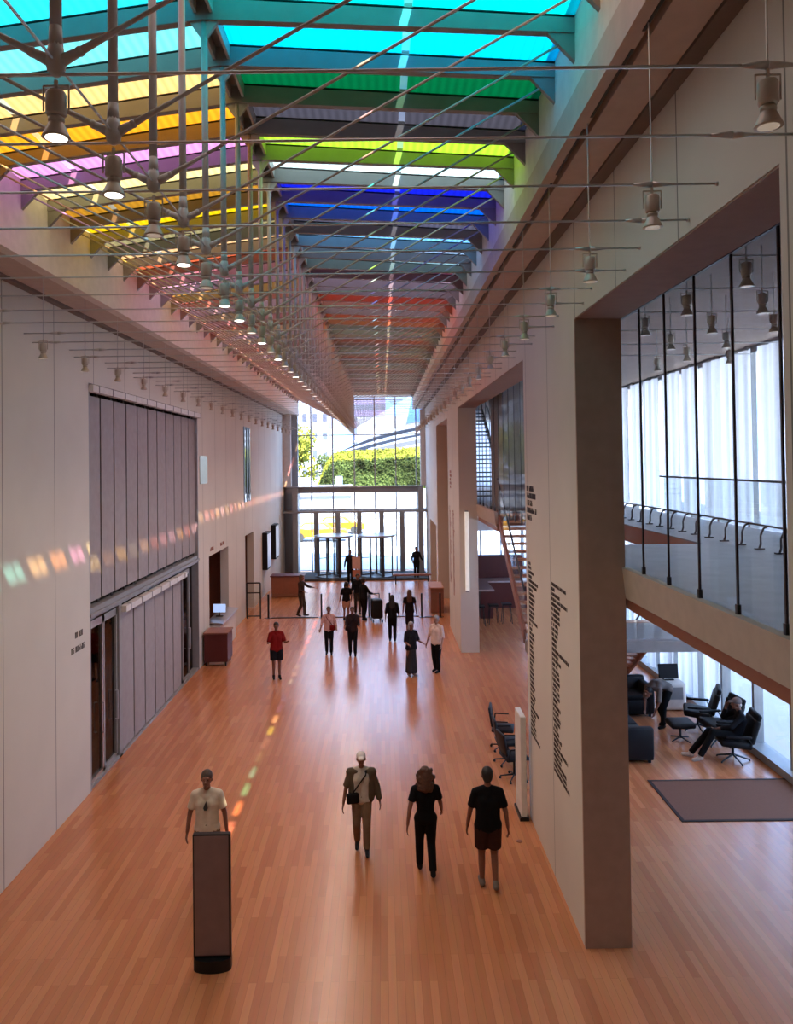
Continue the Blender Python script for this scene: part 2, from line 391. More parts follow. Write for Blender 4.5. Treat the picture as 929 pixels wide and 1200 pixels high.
while y < 42:
    i += 1; wd = [1.1, .9, 1.3][i % 3]
    curtain(y, y+wd, .2, 4.3, XF-.20, f'white sheer curtain, {nth(i)} along the lounge window past the armchairs')
    y += wd+[.25, .4, .15][i % 3]

for i in range(4):
    x0 = 3.4+i*1.15; b = MB(); n = 22
    for j in range(n):
        xa, xb = x0+j*.05, x0+(j+1)*.05; f = lambda x: YE-.3+.04*math.sin(x*13)
        b.add([(xa, f(xa), 4.875), (xb, f(xb), 4.875), (xb, f(xb), 8.6), (xa, f(xa), 8.6)], [(0, 1, 2, 3)])
    tag(b.build('sheer_curtain', 'sheer', smooth=True), f'white sheer curtain on the far end window of the upper wing, {nth(i+1)} from the left', 'curtain')

# ------------------------------------------------------------------ far glazing (entrance)
def entrance():
    g = sthing('window_2')
    MB().box(XL, XR+.0, YE, YE+.02, 5.0, 10.6).box(XL, XR, YE, YE+.02, 0, 4.6).build('pane', 'glass', g)
    b = MB(); xs = [-4.12, -2.86, -1.60, -.40, .82, 2.02]
    for x in xs: b.box(x-.035, x+.035, YE-.12, YE+.05, 0, 10.6)
    b.box(XL, XR, YE-.02, YE+.03, 7.95, 8.0); b.box(XL, XR, YE-.02, YE+.03, 10.0, 10.06); b.box(XL, XR, YE-.08, YE+.05, 3.45, 3.65)
    b.build('mullion', 'grey', g)
    b = MB(); b.box(XL+.25, XR-.2, YE-.75, YE-.1, 4.62, 4.98); b.cone((XL+.25, YE-.85, 4.95), (XR-.2, YE-.85, 4.95), .06)
    b.build('transom', 'grey', g)
    b = MB()
    for x in (-3.85, -2.6, -1.35, -.05, 1.15, 2.2): b.box(x-.14, x+.14, YE-.3, YE-.02, 0, 3.5)
    b.box(XL+.6, XL+.9, YE-1.2, YE-.1, 0, 4.9); b.box(XR-.5, XR-.2, YE-1.2, YE-.1, 0, 4.9); b.box(XL+.1, XR, YE-1.3, YE-1.1, 3.5, 3.62)
    b.build('door_post', 'grey', g)
    b = MB(); b.box(XL, XL+.45, YE-.5, YE, 4.98, 9.3); b.box(XR-.3, XR, YE-.5, YE, 4.98, 9.4); b.build('jamb', 'white', g)
    MB().box(XL, XL+.8, YE+.03, YE+.3, 0, 9.3).box(-10.5, XL, YE-.1, YE+.3, 0, 11).build('outer_jamb', 'bldg', g)
entrance()
struct('floor_mat', MB().box(XL+.3, XR-.1, 41.5, YE-.1, 0, .012), 'mat')
b = MB(); b.box(XL+.3, XR-.1, 41.35, 41.6, .0, .10); struct('trim_step', b, 'mat')
def revolving(cx, n):
    d = sthing(f'door_{n}', (cx, 43.2, 0)); r = 1.0
    b = MB()
    for a in (-60, -20, 20, 60, 120, 160, 200, 240):
        t = math.radians(a+90); b.box(r*math.cos(t)-.035, r*math.cos(t)+.035, r*math.sin(t)*.9-.035, r*math.sin(t)*.9+.035, 0, 2.2)
    b.lathe([(1.05, 0), (1.05, .05), (.1, .06)], (0, 0, 0), 32); b.build('door_frame', 'bronze', d)
    MB().lathe([(1.08, 2.2), (1.1, 2.22), (1.1, 2.3), (.05, 2.31)], (0, 0, 0), 32).build('canopy', 'alu', d)
    b = MB()
    for a in (25, 115, 205, 295):
        t = math.radians(a); p = Vector((math.cos(t), math.sin(t), 0))
        b.add([(0, 0, .08), p*.93+Vector((0, 0, .08)), p*.93+Vector((0, 0, 2.15)), (0, 0, 2.15)], [(0, 1, 2, 3)])
    b.build('door_leaf', 'glass', d)
    b = MB(); b.cone((0, 0, .05), (0, 0, 2.2), .04)
    for a in (25, 115, 205, 295):
        t = math.radians(a); p = Vector((math.cos(t), math.sin(t), 0))*.95
        b.cone(p+Vector((0, 0, .06)), p+Vector((0, 0, 2.18)), .025, n=6); b.cone(p*.2+Vector((0, 0, .12)), p+Vector((0, 0, .12)), .05, n=6); b.cone(p*.5+Vector((0, 0, 1.05)), p+Vector((0, 0, 1.05)), .02, n=6)
    b.build('leaf_frame', 'bronze', d)
revolving(-2.75, 1); revolving(-.35, 2)
# right wing end glazing
w3 = sthing('window_3')
MB().box(XR+.6, XF, YE, YE+.02, 0, 8.75).build('pane', 'glass', w3)
b = MB()
for i in range(5): b.box(3.3+i*1.2-.04, 3.3+i*1.2+.04, YE-.1, YE+.05, 0, 8.75)
b.box(XR+.6, XF, YE-.1, YE+.05, 3.0, 3.2); b.box(XR+.6, XF, YE-.1, YE+.05, 4.3, 4.9); b.build('mullion', 'grey', w3)

# ------------------------------------------------------------------ roof: coloured panes, trusses
RZ, RZL, RZR, RX = 10.65, 10.2, 10.42, -1.6
def roofz(x): return RZ+(x-RX)*((RZR-RZ)/(WR-RX)) if x > RX else RZ+(x-RX)*((RZL-RZ)/(WL-RX))
RIGHT = {3: ('turquoise', (0, 230, 215)), 4: ('cyan', (0, 195, 225)), 5: ('dark green', (0, 85, 42)), 6: ('charcoal', (62, 58, 62)), 7: ('lime green', (170, 235, 45)),
         8: ('pale mint', (215, 240, 225)), 9: ('deep blue', (15, 25, 165)), 10: ('royal blue', (0, 85, 205)), 11: ('slate', (70, 68, 80)), 12: ('sky blue', (110, 180, 225)),
         13: ('grey blue', (120, 145, 165)), 14: ('grey teal', (120, 155, 155)), 15: ('dark maroon', (85, 40, 60)), 16: ('dusty pink', (190, 160, 175)), 17: ('dusty mauve', (175, 145, 155)),
         18: ('red', (240, 70, 40)), 19: ('salmon', (225, 130, 110)), 20: ('rose grey', (190, 150, 145)), 21: ('orange red', (240, 90, 40)), 22: ('orange', (235, 120, 60))}
LEFT = {3: ('turquoise', (40, 210, 215)), 4: ('light teal', (110, 210, 200)), 5: ('light orange', (250, 190, 105)), 6: ('bright orange', (252, 150, 25)), 7: ('pink', (230, 140, 195)),
        8: ('pale yellow', (250, 215, 130)), 9: ('brown gold', (165, 110, 25)), 10: ('gold', (230, 175, 10)), 11: ('olive', (140, 125, 80)), 12: ('tan', (225, 170, 110)),
        13: ('red brown', (205, 90, 50)), 14: ('rose', (225, 130, 130)), 15: ('light pink', (235, 165, 175)), 16: ('amber', (230, 160, 70)), 17: ('coral', (235, 120, 90))}
CYC_R = [('olive grey', (150, 135, 105)), ('tan', (190, 150, 110)), ('brown', (160, 105, 75)), ('pale olive', (175, 165, 130)), ('rust', (205, 95, 55))]
CYC_L = [('rose', (225, 125, 120)), ('peach', (240, 170, 120)), ('tan', (205, 150, 100)), ('rust', (205, 85, 45)), ('pale pink', (235, 170, 170))]
CYC_N = [('peach', (245, 190, 140)), ('cream', (240, 225, 190)), ('pale pink', (240, 180, 180))]
pmats = {}
def pane_mats(c):
    if c not in pmats:
        l = lin(*c); nm = 'roof_film_%d_%d_%d' % c
        g = glassmat(nm+'_strip', tuple(min(1, x*.9+.08)*.75 for x in l), .04)
        pmats[c] = (transmat(nm, tuple(min(.92, x*.33) for x in l), 3.2), g)
    return pmats[c]
def slab(b, xa, xb, y0, y1, th=.02, up=0):
    za, zb = roofz(xa)+up, roofz(xb)+up
    if xa < RX <= xb: za = roofz(xa)+up
    vs = [(xa, y0, za), (xb, y0, zb), (xb, y1, zb), (xa, y1, za), (xa, y0, za+th), (xb, y0, zb+th), (xb, y1, zb+th), (xa, y1, za+th)]
    return b.add(vs, [(0, 3, 2, 1), (4, 5, 6, 7), (0, 1, 5, 4), (1, 2, 6, 5), (2, 3, 7, 6), (3, 0, 4, 7)])
def quad(b, xa, xb, y0, y1, up=0):
    return b.add([(xa, y0, roofz(xa)+up), (xb, y0, roofz(xb)+up), (xb, y1, roofz(xb)+up), (xa, y1, roofz(xa)+up)], [(0, 1, 2, 3)])
for k in range(K0, K1+1):
    y0, y1 = DK(k), DK(k+1)
    for side in (0, 1):
        D = (LEFT, RIGHT)[side]; cyc = (CYC_L, CYC_R)[side]
        nm, c = D.get(k) or (CYC_N[(k+side) % 3] if k < 3 else cyc[(k*3+side) % len(cyc)])
        fm, gm = pane_mats(c)
        xa, xb = (WL, RX-.04) if side == 0 else (RX+.04, WR)
        s = -4.10 if side == 0 else .30
        r = thing('roof_panel', f"{nm} glass roof panel {'left' if side == 0 else 'right'} of the ridge, {nth(k-K0+1)} bay from the near end", 'roof panel')
        b = MB(); quad(b, xa, s-.04, y0+.05, y1-.05); quad(b, s+.04, xb, y0+.05, y1-.05); b.build('pane', fm, r)
        b = MB(); quad(b, s-.04, s+.04, y0+.05, y1-.05); b.build('clear_strip', gm, r)
        b = MB(); slab(b, xa, xb, y0, y0+.05, .04, -.01); slab(b, xa, xb, y1-.05, y1, .04, -.01); b.build('frame', 'dark', r)
t_ = thing('ridge_beam', 'long steel ridge beam running down the middle of the coloured roof', 'beam')
MB().box(RX-.09, RX+.09, DK(K0), DK(K1+1), RZ-.03, RZ+.10).build('flange', 'beam', t_)
for s_ in (-1, 1): MB().box(RX+s_*.075-.015, RX+s_*.075+.015, DK(K0), DK(K1+1), RZ-.16, RZ-.03).build('rail', 'steel', t_)
# trusses
def make_truss(y):
    r = thing('roof_truss', '', 'roof truss', (0, y, 0))
    b = MB(); t = .045
    for xa, xb in ((WL, RX), (RX, WR)):
        za, zb = roofz(xa)-.02, roofz(xb)-.02
        ha, hb = (.14, .20) if xa == WL else (.20, .14)
        for s0, s1 in ((-t, t),):
            b.add([(xa, s0, za-ha), (xb, s0, zb-hb), (xb, s0, zb), (xa, s0, za), (xa, s1, za-ha), (xb, s1, zb-hb), (xb, s1, zb), (xa, s1, za)],
                  [(0, 1, 2, 3), (7, 6, 5, 4), (0, 4, 5, 1), (3, 2, 6, 7), (0, 3, 7, 4), (1, 5, 6, 2)])
    # end brackets
    b.prism([(WL, 9.80), (WL, 10.06), (WL+.28, 10.09)], 'y', -.03, .03); b.prism([(WR, 10.0), (WR, 10.28), (WR-.28, 10.30)], 'y', -.03, .03)
    b.build('beam', 'beam', r)
    MB().cone((RX, 0, 10.46), (RX, 0, 8.42), .03, .03, 12).cone((RX, 0, 8.50), (RX, 0, 8.40), .031, .037, 12).build('strut', 'steel', r, True)
    b = MB().prism([(RX-.16, 10.46), (RX+.16, 10.46), (RX+.03, 10.28), (RX-.03, 10.28)], 'y', -.02, .02); b.build('top_bracket', 'steel', r)
    b = MB(); b.lathe([(.015, -.07), (.042, -.045), (.05, 0), (.042, .05), (.034, .10)], (RX, 0, 8.32), 14)
    for s in (-1, 1): b.cone((RX+s*.02, 0, 8.325), (RX+s*.12, 0, 8.375), .032, .022, 10); b.ball((RX+s*.12, 0, 8.375), .026)
    b.build('node_casting', 'steel', r, True)
    for s, xe, ze in ((-1, WL+.12, 9.98), (1, WR-.12, 10.18)):
        p0 = Vector((RX+s*.12, 0, 8.375)); p1 = Vector((xe, 0, ze)); d = (p1-p0).normalized()
        MB().cone(p0, p0+d*.3, .021, .012, 8).cone(p0+d*.3, p1, .012, .012, 8).build('tie', 'steel', r, True)
    return r
tr0 = None
for k in range(-1, K1+2):
    lab = f'pale steel roof truss with long centre strut, {nth(k+2)} from the near end'
    if tr0 is None: tr0 = make_truss(DK(k)); tr0['label'] = lab; trc = kids(tr0)
    else: dup(tr0, (0, DK(k), 0), None, lab, ch=trc)
b = MB(); b.cone((RX, 1.5, 8.32), (RX, DK(K1), 8.32), .008, n=6); tag(b.build('ridge_cable', 'wire'), 'thin steel cable strung lengthwise through every truss node', 'cable')
# cross rods
rm = {}
for k in range(0, K1+1):
    ev = k % 2 == 0
    if ev not in rm:
        b = MB(); xa, xb = (-5.45, 2.42) if ev else (-5.2, XR-.01)
        b.cone((xa, 0, 8.26), (xb, 0, 8.26), .0085, n=6)
        xs = (-5.1, 1.95) if ev else (-4.7, 2.15)
        for x in xs: b.cone((x-.13, 0, 8.26), (x, 0, 8.26), .010, .024, 8); b.cone((x, 0, 8.26), (x+.13, 0, 8.26), .024, .010, 8)
        b.cone((xb-.02, 0, 8.26), (xb, 0, 8.26), .016, n=8)
        rm[ev] = b.mesh('cross_rod', 'wire', True)
    o = bpy.data.objects.new('cross_rod', rm[ev]); col.objects.link(o); o.location = (0, DK(k), 0)
    tag(o, f'thin horizontal steel rod spanning the hall, {nth(k+1)} from the near end', 'rod')
# spotlights
def make_spot(lit, wire):
    r = thing('spotlight', '', 'spotlight')
    MB().lathe([(.012, 0), (.05, -.005), (.057, -.02), (.057, -.13), (.05, -.14)], (0, 0, -.06), 14).build('housing', 'lamp', r, True)
    MB().lathe([(.03, 0), (.045, -.01), (.045, -.03), (.036, -.035), (.045, -.045), (.078, -.115), (.080, -.12)], (0, 0, -.20), 16).build('lamp_shade', 'lamp', r, True)
    MB().lathe([(.06, -.3215), (.06, -.323)], n=14).build('lens', ('lensoff', 'lens', 'lensfar')[lit], r)
    b = MB()
    b.tube([(-.072, 0, -.17), (-.072, 0, -.03), (.072, 0, -.03), (.072, 0, -.17)], .006, 6); b.cone((0, 0, .0), (0, 0, -.06), .012, n=8); b.build('yoke', 'lamp', r)
    for c_ in kids(r): c_.scale = (.88, .88, .9)
    if lit:
        ld = bpy.data.lights.new('lamp_light', 'SPOT'); ld.energy = 19; ld.color = (1, .82, .66); ld.spot_size = math.radians(160); ld.spot_blend = 1.0; ld.shadow_soft_size = .05
        lo = bpy.data.objects.new('lamp_light', ld); col.objects.link(lo); lo.parent = r; lo.location = (0, 0, -.32)
    if wire: MB().cone((0, 0, 0), (0, 0, wire), .0055, n=6).build('hanger', 'wire', r)
    return r
sp_c = make_spot(1, 0); sp_f = make_spot(2, 0); sp_o = make_spot(0, 0); sp_l = make_spot(0, ZL-8.24); sp_r = make_spot(0, ZR-8.24); sp_w = make_spot(0, .5)
KC = {o: kids(o) for o in (sp_c, sp_f, sp_o, sp_l, sp_r, sp_w)}
used = set()
def spot(src, loc, lab):
    if src in used: return dup(src, loc, None, lab, ch=KC[src])
    used.add(src); src.location = loc; src['label'] = lab; return src
for k in range(0, K1+1):
    src = sp_o if k in (2, 4) else sp_c if k in (0, 1, 3, 5, 6, 8, 10, 13) else sp_f
    spot(src, (RX, DK(k), 8.23), f"{'brightly lit' if src is sp_c else 'dim' if src is sp_o else 'softly lit'} spotlight hanging below the ridge truss, {nth(k+1)} from the near end")
    if k % 2 == 0:
        spot(sp_r, (1.95, DK(k), 8.24), f'dim spotlight hung in front of the right wall, {nth(k//2+1)} from the near end')
        if k >= 4: spot(sp_l, (-5.1, DK(k)-.4, 8.24), f'dim spotlight hung along the left wall, {nth(k//2-1)} from the near end')
cnt = {}
for x, y in [(3.55, 7.4), (3.55, 8.85), (3.55, 10.25), (4.4, 8.8), (4.4, 10.15), (4.4, 11.6), (5.2, 10.1), (5.2, 11.5), (5.2, 13.0), (5.2, 14.4), (6.1, 13.4)]:
    row = {3.55: 'first', 4.4: 'second', 5.2: 'third', 6.1: 'fourth'}[x]
    cnt[x] = cnt.get(x, 0)+1
    spot(sp_w, (x, y, 8.25), f'small spotlight behind the balcony glass, {nth(cnt[x])} in the {row} row from the hall')
b = MB()
for i, y in enumerate((7.4, 8.82, 10.2, 11.6, 13.0, 14.4)):
    r = MB().cone((3.25, y, 8.26), (7.0, y, 8.26), .008, n=6).build('cross_rod', 'wire')
    tag(r, f'thin rod under the upper wing ceiling, {nth(i+1)} from the near end', 'rod')

# ------------------------------------------------------------------ inner balcony glass
def inner(ya, yb, n0, name, z0=4.87, z1=8.6):
    g = sthing(name)
    MB().box(XG, XG+.012, ya, yb, z0, z1).build('pane', 'glassi', g)
    b = MB(); y = n0
    while y < yb:
        b.box(XG-.003, XG+.016, y-.012, y+.012, z0, z1); b.box(XG-.012, XG+.025, y-.02, y+.02, z0-.02, z0+.12); y += .83
    b.box(XG-.015, XG+.02, ya, yb, 8.15, 8.18); b.build('mullion', 'bronze', g)
inner(4.85, 10.35, 5.27, 'window_4'); inner(13.72, 25.5, 14.3, 'window_5')
# upper floor railing near the facade
def rail(y0, y1, label):
    t = thing('glass_railing', label, 'railing', (0, 0, 4.87))
    MB().box(7.42, 7.43, y0, y1, .05, .95).build('glass_panel', 'glass', t)
    MB().cone((7.42, y0, .98), (7.42, y1, .98), .025).cone((6.05, y0, .36), (6.05, y1, .36), .016).build('handrail', 'bronze', t)
    y = y0+.3
    while y < y1:
        MB().tube([(6.05, y, .36), (5.98, y, .33), (5.93, y, .22), (5.93, y, .08), (5.90, y, 0)], .017, 6).box(5.84, 5.98, y-.03, y+.03, 0, .02).build('stanchion', 'bronze', t); y += .62
rail(6.2, 20.5, 'low dark stanchion rail and glass balustrade along the upper floor window')

# ------------------------------------------------------------------ stairs
def stair(name, label, x0, x1, y0, z0, y1, z1, n, m='wood', sm='brown'):
    t = thing(name, label, 'stairs')
    dy, dz = (y1-y0)/n, (z1-z0)/n
    for i in range(n):
        y = y0+dy*i; z = z0+dz*(i+1)
        MB().box(x0+.05, x1-.05, min(y, y+dy*1.1), max(y, y+dy*1.1), z-.06, z-.01).build('tread', m, t)
    for x in (x0, x1-.06):
        MB().add([(x, y0, z0-.1), (x, y1, z1-.25), (x, y1, z1+.08), (x, y0, z0+.22), (x+.06, y0, z0-.1), (x+.06, y1, z1-.25), (x+.06, y1, z1+.08), (x+.06, y0, z0+.22)],
                 [(0, 1, 2, 3), (7, 6, 5, 4), (0, 4, 5, 1), (3, 2, 6, 7), (0, 3, 7, 4), (1, 5, 6, 2)]).build('stringer', sm, t)
        MB().add([(x+.03, y0, z0+.25), (x+.03, y1, z1+.1), (x+.03, y1, z1+.95), (x+.03, y0, z0+1.1)], [(0, 1, 2, 3)]).build('glass_guard', 'glass', t)
        MB().cone((x+.03, y0, z0+1.12), (x+.03, y1, z1+.97), .025).build('handrail', 'bronze', t)
    return t
b = thing('stair_landing', 'pale landing slab between the two lounge stair flights', 'landing')
MB().box(3.24, 5.3, 17.0, 17.75, 1.95, 2.2).box(5.3, 7.1, 17.4, 19.4, 1.95, 2.2).build('slab', 'core', b)
struct('wall_core', MB().box(3.5, 5.2, 22.2, 24.6, 4.87, 8.75), 'core')
MB().box(3.3, 7.1, 17.42, 17.44, 2.25, 3.2).build('glass_guard', 'glass', b); MB().cone((3.3, 17.43, 3.22), (7.1, 17.43, 3.22), .025).build('handrail', 'bronze', b)
for x in (3.5,): MB().box(x-.06, x+.06, 17.5, 17.62, 0, 1.95).build('post', 'bronze', b)
stair('staircase', 'lower open wooden stair flight rising to the landing behind the sofas', 5.45, 7.1, 22.7, 0, 19.5, 2.2, 12)
stair('staircase', 'upper open wooden stair flight climbing from the landing to the balcony', 3.22, 5.2, 17.8, 2.2, 21.6, 4.85, 15)
stair('staircase', 'far zigzag stair with pale treads rising from the upper floor', 3.5, 4.7, 29.0, 4.87, 35.5, 8.7, 22, 'blackm', 'blackm')

# ------------------------------------------------------------------ left wall fittings
def blinds():
    for (ya, yb, n, x, z0, z1, a, c, z, lab) in ((15.05, 23.85, 11, XL-.10, 3.62, 7.72, 15.0, 23.9, 7.78, 'wide row of tall grey blind panels in the upper left window'),
                                     (16.95, 21.95, 6, XL-.07, .08, 3.1, 16.85, 22.1, 3.12, 'row of grey blind panels at floor level beside the dark glass doors')):
        t = thing('window_blind', lab, 'blinds'); wd = (yb-ya)/n
        for i in range(n): MB().box(x, x+.015, ya+i*wd+.05, ya+(i+1)*wd-.02, z0, z1).build('blind_panel', 'curtain', t)
        MB().box(XL-.05, XL+.10, a, c, z, z+.13).build('blind_rail', 'rail', t)
        y = a+.3
        while y < c: MB().box(XL-.06, XL+.11, y, y+.03, z-.01, z+.14).build('rail_bracket', 'grey', t); y += .78
blinds()
w6 = sthing('window_6')
MB().box(XL-.22, XL-.20, 15.0, 23.9, 0, 7.9).build('pane', 'glassd', w6)
b = MB(); b.box(XL-.22, XL-.02, 15.0, 23.9, 3.30, 3.52); b.box(XL-.04, XL+.03, 15.0, 23.9, 3.36, 3.42); b.box(XL-.25, XL-.0, 15.0, 15.06, 0, 7.95); b.box(XL-.25, XL, 23.84, 23.9, 0, 7.95)
b.box(XL-.2, XL-.02, 16.72, 16.9, 0, 3.3); b.box(XL-.2, XL-.02, 15.0, 23.9, 0, .06)
b.build('window_frame', 'grey', w6)
b = MB()
for i in range(12): yy = 15.05+i*.8; b.box(XL-.16, XL-.14, yy-.05, yy+.05, 3.5, 7.8)
b.build('mullion', 'dark', w6)
def gdoor(ya, yb, n):
    d = sthing(f'door_{n}')
    MB().box(XL-.12, XL-.10, ya+.08, yb-.08, .15, 3.1).build('door_glass', 'glassd', d)
    b = MB(); b.box(XL-.14, XL-.06, ya, ya+.06, 0, 3.25); b.box(XL-.14, XL-.06, yb-.06, yb, 0, 3.25); b.box(XL-.14, XL-.06, ya, yb, 0, .14); b.box(XL-.14, XL-.06, ya, yb, 3.1, 3.25)
    b.build('door_frame', 'alu' if n == 3 else 'grey', d)
    MB().tube([(XL-.06, yb-.14, .9), (XL+.0, yb-.14, .9), (XL+.0, yb-.14, 1.5), (XL-.06, yb-.14, 1.5)], .014, 6).build('door_handle', 'alu', d)
gdoor(15.08, 15.88, 3); gdoor(15.9, 16.7, 4); gdoor(22.15, 22.95, 5)
struct('wall_gallery_backing', MB().box(XL-1.6, XL-1.5, 15.0, 23.9, 0, 7.9), 'redwood')
w7 = sthing('window_7')
MB().box(XL-.03, XL-.01, 31.8, 33.5, 4.75, 7.9).build('pane', pmat('mirror_glass', (.75, .77, .78), .05, 1.0), w7)
b = MB(); [b.box(XL-.03, XL+.01, y-.13, y+.13, 4.75, 7.9) for y in (32.0, 32.6, 33.15)]; b.build('mullion', 'dark', w7)
b = MB(); b.box(XL, XL+.025, 24.1, 25.1, 5.72, 6.60); tag(b.build('wall_plate', pmat('pale_mint_panel', (.52, .66, .62), .25)), 'pale mint rectangular panel fixed high on the left wall', 'panel')
for (ya, yb, za, zb, lab) in ((36.5, 38.2, 1.3, 3.05, 'black framed wall screen on the left wall, nearer of two'), (39.4, 41.1, 1.45, 3.2, 'black framed wall screen on the left wall, farther of two')):
    t = thing('wall_screen', lab, 'screen'); MB().box(XL+.002, XL+.24, ya, yb-.5, za, zb).build('frame', 'black', t)
    MB().box(XL+.24, XL+.25, ya+.06, yb-.55, za+.08, zb-.08).build('screen', pmat('screen_face', (.6, .6, .62), .3), t)
# small wall lettering: the letters are too small to read, built as rows of letter strokes
def letters(b, x, y, z, n, hgt, dirn, sx=1):
    yy = y
    for i in range(n):
        wdt = hgt*random.uniform(.35, .65)
        if random.random() < .14: yy += dirn*hgt*.45; continue
        sh = random.choice(((0, 1, .14), (0, .95, .16)))
        a, c = sorted((yy, yy+dirn*hgt*.16)); b.box(x-.004, x+.004, a, c, z, z+hgt)
        a, c = sorted((yy+dirn*(wdt-hgt*.16), yy+dirn*wdt)); b.box(x-.004, x+.004, a, c, z, z+hgt*random.choice((1, 1, .6)))
        a, c = sorted((yy, yy+dirn*wdt)); q = random.choice((0, .42, .84)); b.box(x-.004, x+.004, a, c, z+hgt*q, z+hgt*(q+.16))
        yy += dirn*(wdt+hgt*.16)
    return yy
b = MB(); letters(b, XL, 14.28, 3.12, 6, .11, 1); letters(b, XL, 14.10, 2.86, 9, .11, 1)
tag(b.build('wall_lettering', 'text'), 'two short dark lines of lettering beside the glass doors', 'lettering')
b = MB(); letters(b, XL, 25.5, 3.45, 7, .12, 1); letters(b, XL, 27.1, 3.45, 8, .12, 1)
tag(b.build('wall_lettering', 'text2'), 'small lettering above the coat check opening', 'lettering')
def names(y, ztop, lens, step, hgt, label, x=XR, m='text'):
    b = MB()
    for i, n in enumerate(lens):
        if n: letters(b, x, y, ztop-i*step, n, hgt*1.1, -1)
    tag(b.build('wall_lettering', m), label, 'lettering')
names(13.55, 5.78, [11, 12, 8, 14, 7], .125, .085, 'short block of heading lines high on the near pier')
rl = lambda n, a, c, longs: [random.choice(longs) if random.random() < .1 else random.randint(a, c) for _ in range(n)]
names(13.50, 4.50, [7, 8]+rl(36, 9, 15, (22, 24))+[15, 25], .0755, .046, 'left column of donor names on the near pier')
names(11.70, 4.42, [30, 7]+rl(33, 9, 18, (27, 31))+[24, 26, 29], .0755, .046, 'right column of donor names on the near pier')
names(28.9, 5.9, [9, 12, 8, 10, 7], .14, .09, 'short heading lines high on the far pier', m='text2')
names(29.2, 4.6, rl(34, 7, 12, (15, 17)), .085, .05, 'farther column of names on the far pier', m='text2')
names(27.9, 4.5, rl(36, 8, 14, (18, 20)), .085, .05, 'nearer column of names on the far pier', m='text2')

# coat check desk and things on the left
t = thing('reception_cabinet', 'dark red wooden cabinet against the left wall', 'cabinet', (-5.28, 24.6, 0))
MB().rbox((0, 0, .56), (.74, .8, .88), .02).build('body', 'redwood', t); MB().box(-.39, .39, -.42, .42, 1.0, 1.04).build('top', 'brown', t)
MB().box(-.2, .25, -.404, -.39, .05, .12).build('kick_plate', 'alu', t)
b = MB(); [b.box(x-.02, x+.02, y-.02, y+.02, 0, .12) for x in (-.3, .3) for y in (-.34, .34)]; b.build('foot', 'blackm', t)
t = thing('coat_check_counter', 'white counter with slanted top in the coat check opening', 'counter', (-5.55, 27.0, 0))
MB().box(-.25, .12, -1.4, 1.3, 0, 1.0).build('body', 'white', t); MB().obox((-.06, -.05, 1.06), (.55, 2.8, .05), 0, 0, .12).build('top', 'alu', t)
t = thing('desk_monitor', 'small bluish monitor on the coat check counter', 'monitor', (-5.62, 26.4, 1.125))
MB().box(-.12, .12, -.05, .05, 0, .03).cone((0, 0, .02), (0, 0, .15), .02).build('stand', 'blackm', t)
MB().rbox((0, 0, .28), (.42, .04, .28), .01).build('screen', pmat('monitor_face', (.3, .4, .6), .3, emit=(.4, .55, .9), es=.3), t)
t = thing('barrier_gate', 'tall metal framed gate by the left wall', 'gate', (-5.35, 31.6, 0))
MB().tube([(-.25, 0, 0), (-.25, 0, 1.45), (.3, 0, 1.45), (.3, 0, 0)], .03).cone((-.25, 0, 1.05), (.3, 0, 1.05), .025).cone((-.25, 0, .1), (.3, 0, .1), .025).build('frame', 'blackm', t)
MB().box(-.23, .28, -.005, .005, .1, 1.4).build('glass_panel', 'glass', t)
# glass screens across the hall
posts = [(-4.72, 31.6), (-2.55, 31.6), (-.6, 31.6), (.25, 31.6), (1.55, 31.4), (2.3, 31.4)]
for i, ((xa, ya), (xb, yb)) in enumerate(zip([(-5.0, 31.6)]+posts, posts+[(XR, 31.4)])):
    if i in (3,): continue
    t = thing('glass_screen', f'low frameless glass screen across the hall, {nth(i+1)} from the left wall', 'glass screen')
    MB().box(xa+.12, xb-.12, ya-.006, ya+.006, .03, 1.0).build('glass_panel', 'glass', t); MB().box(xa+.115, xb-.115, ya-.03, ya+.03, 0, .03).build('floor_channel', 'blackm', t)
for i, (x, y) in enumerate(posts):
    t = thing('barrier_post', f'slim black post between the glass screens, {nth(i+1)} from the left', 'post', (x, y, 0))
    MB().box(-.035, .035, -.035, .035, .02, .98).build('post', 'blackm', t); MB().lathe([(.1, 0), (.1, .015), (.04, .02)]).build('base_plate', 'blackm', t)
t = thing('information_desk', 'reddish wooden desk near the entrance on the left', 'desk', (-4.55, 36.8, 0))
MB().rbox((0, 0, .5), (1.5, .75, .96), .02).build('body', 'brown', t); MB().box(-.8, .8, -.42, .42, .98, 1.03).build('top', 'redwood', t)
t = thing('waste_bin_cabinet', 'low brown cabinet against the far right wall', 'cabinet', (2.25, 33.0, 0))
MB().rbox((0, 0, .52), (.55, 1.6, 1.0), .02).build('body', 'brown', t); MB().box(-.3, .27, -.83, .83, 1.02, 1.07).build('top', 'wood', t)
t = thing('entrance_bench', 'low long bench rail in front of the right entrance', 'bench', (1.55, 40.2, 0))
MB().box(-1.05, .95, -.15, .15, .42, .5).build('seat', 'brown', t)
for x in (-.9, .8): MB().box(x-.03, x+.03, -.12, .12, 0, .42).build('leg', 'blackm', t)
t = thing('sign_stand', 'small pink and white sign board on a stand at the entrance', 'sign', (-1.35, 38.9, 0))
MB().rbox((0, 0, 1.28), (.42, .03, .62), .01).build('board', pmat('sign_face', (.62, .40, .34), .5), t); MB().rbox((0, -.005, .75), (.4, .03, .34), .01).build('lower_board', pmat('sign_face_red', (.42, .16, .10), .5), t)
MB().cone((0, .03, 0), (0, .03, 1.3), .02).lathe([(.2, 0), (.2, .02), (.03, .04)]).build('stand', 'blackm', t)

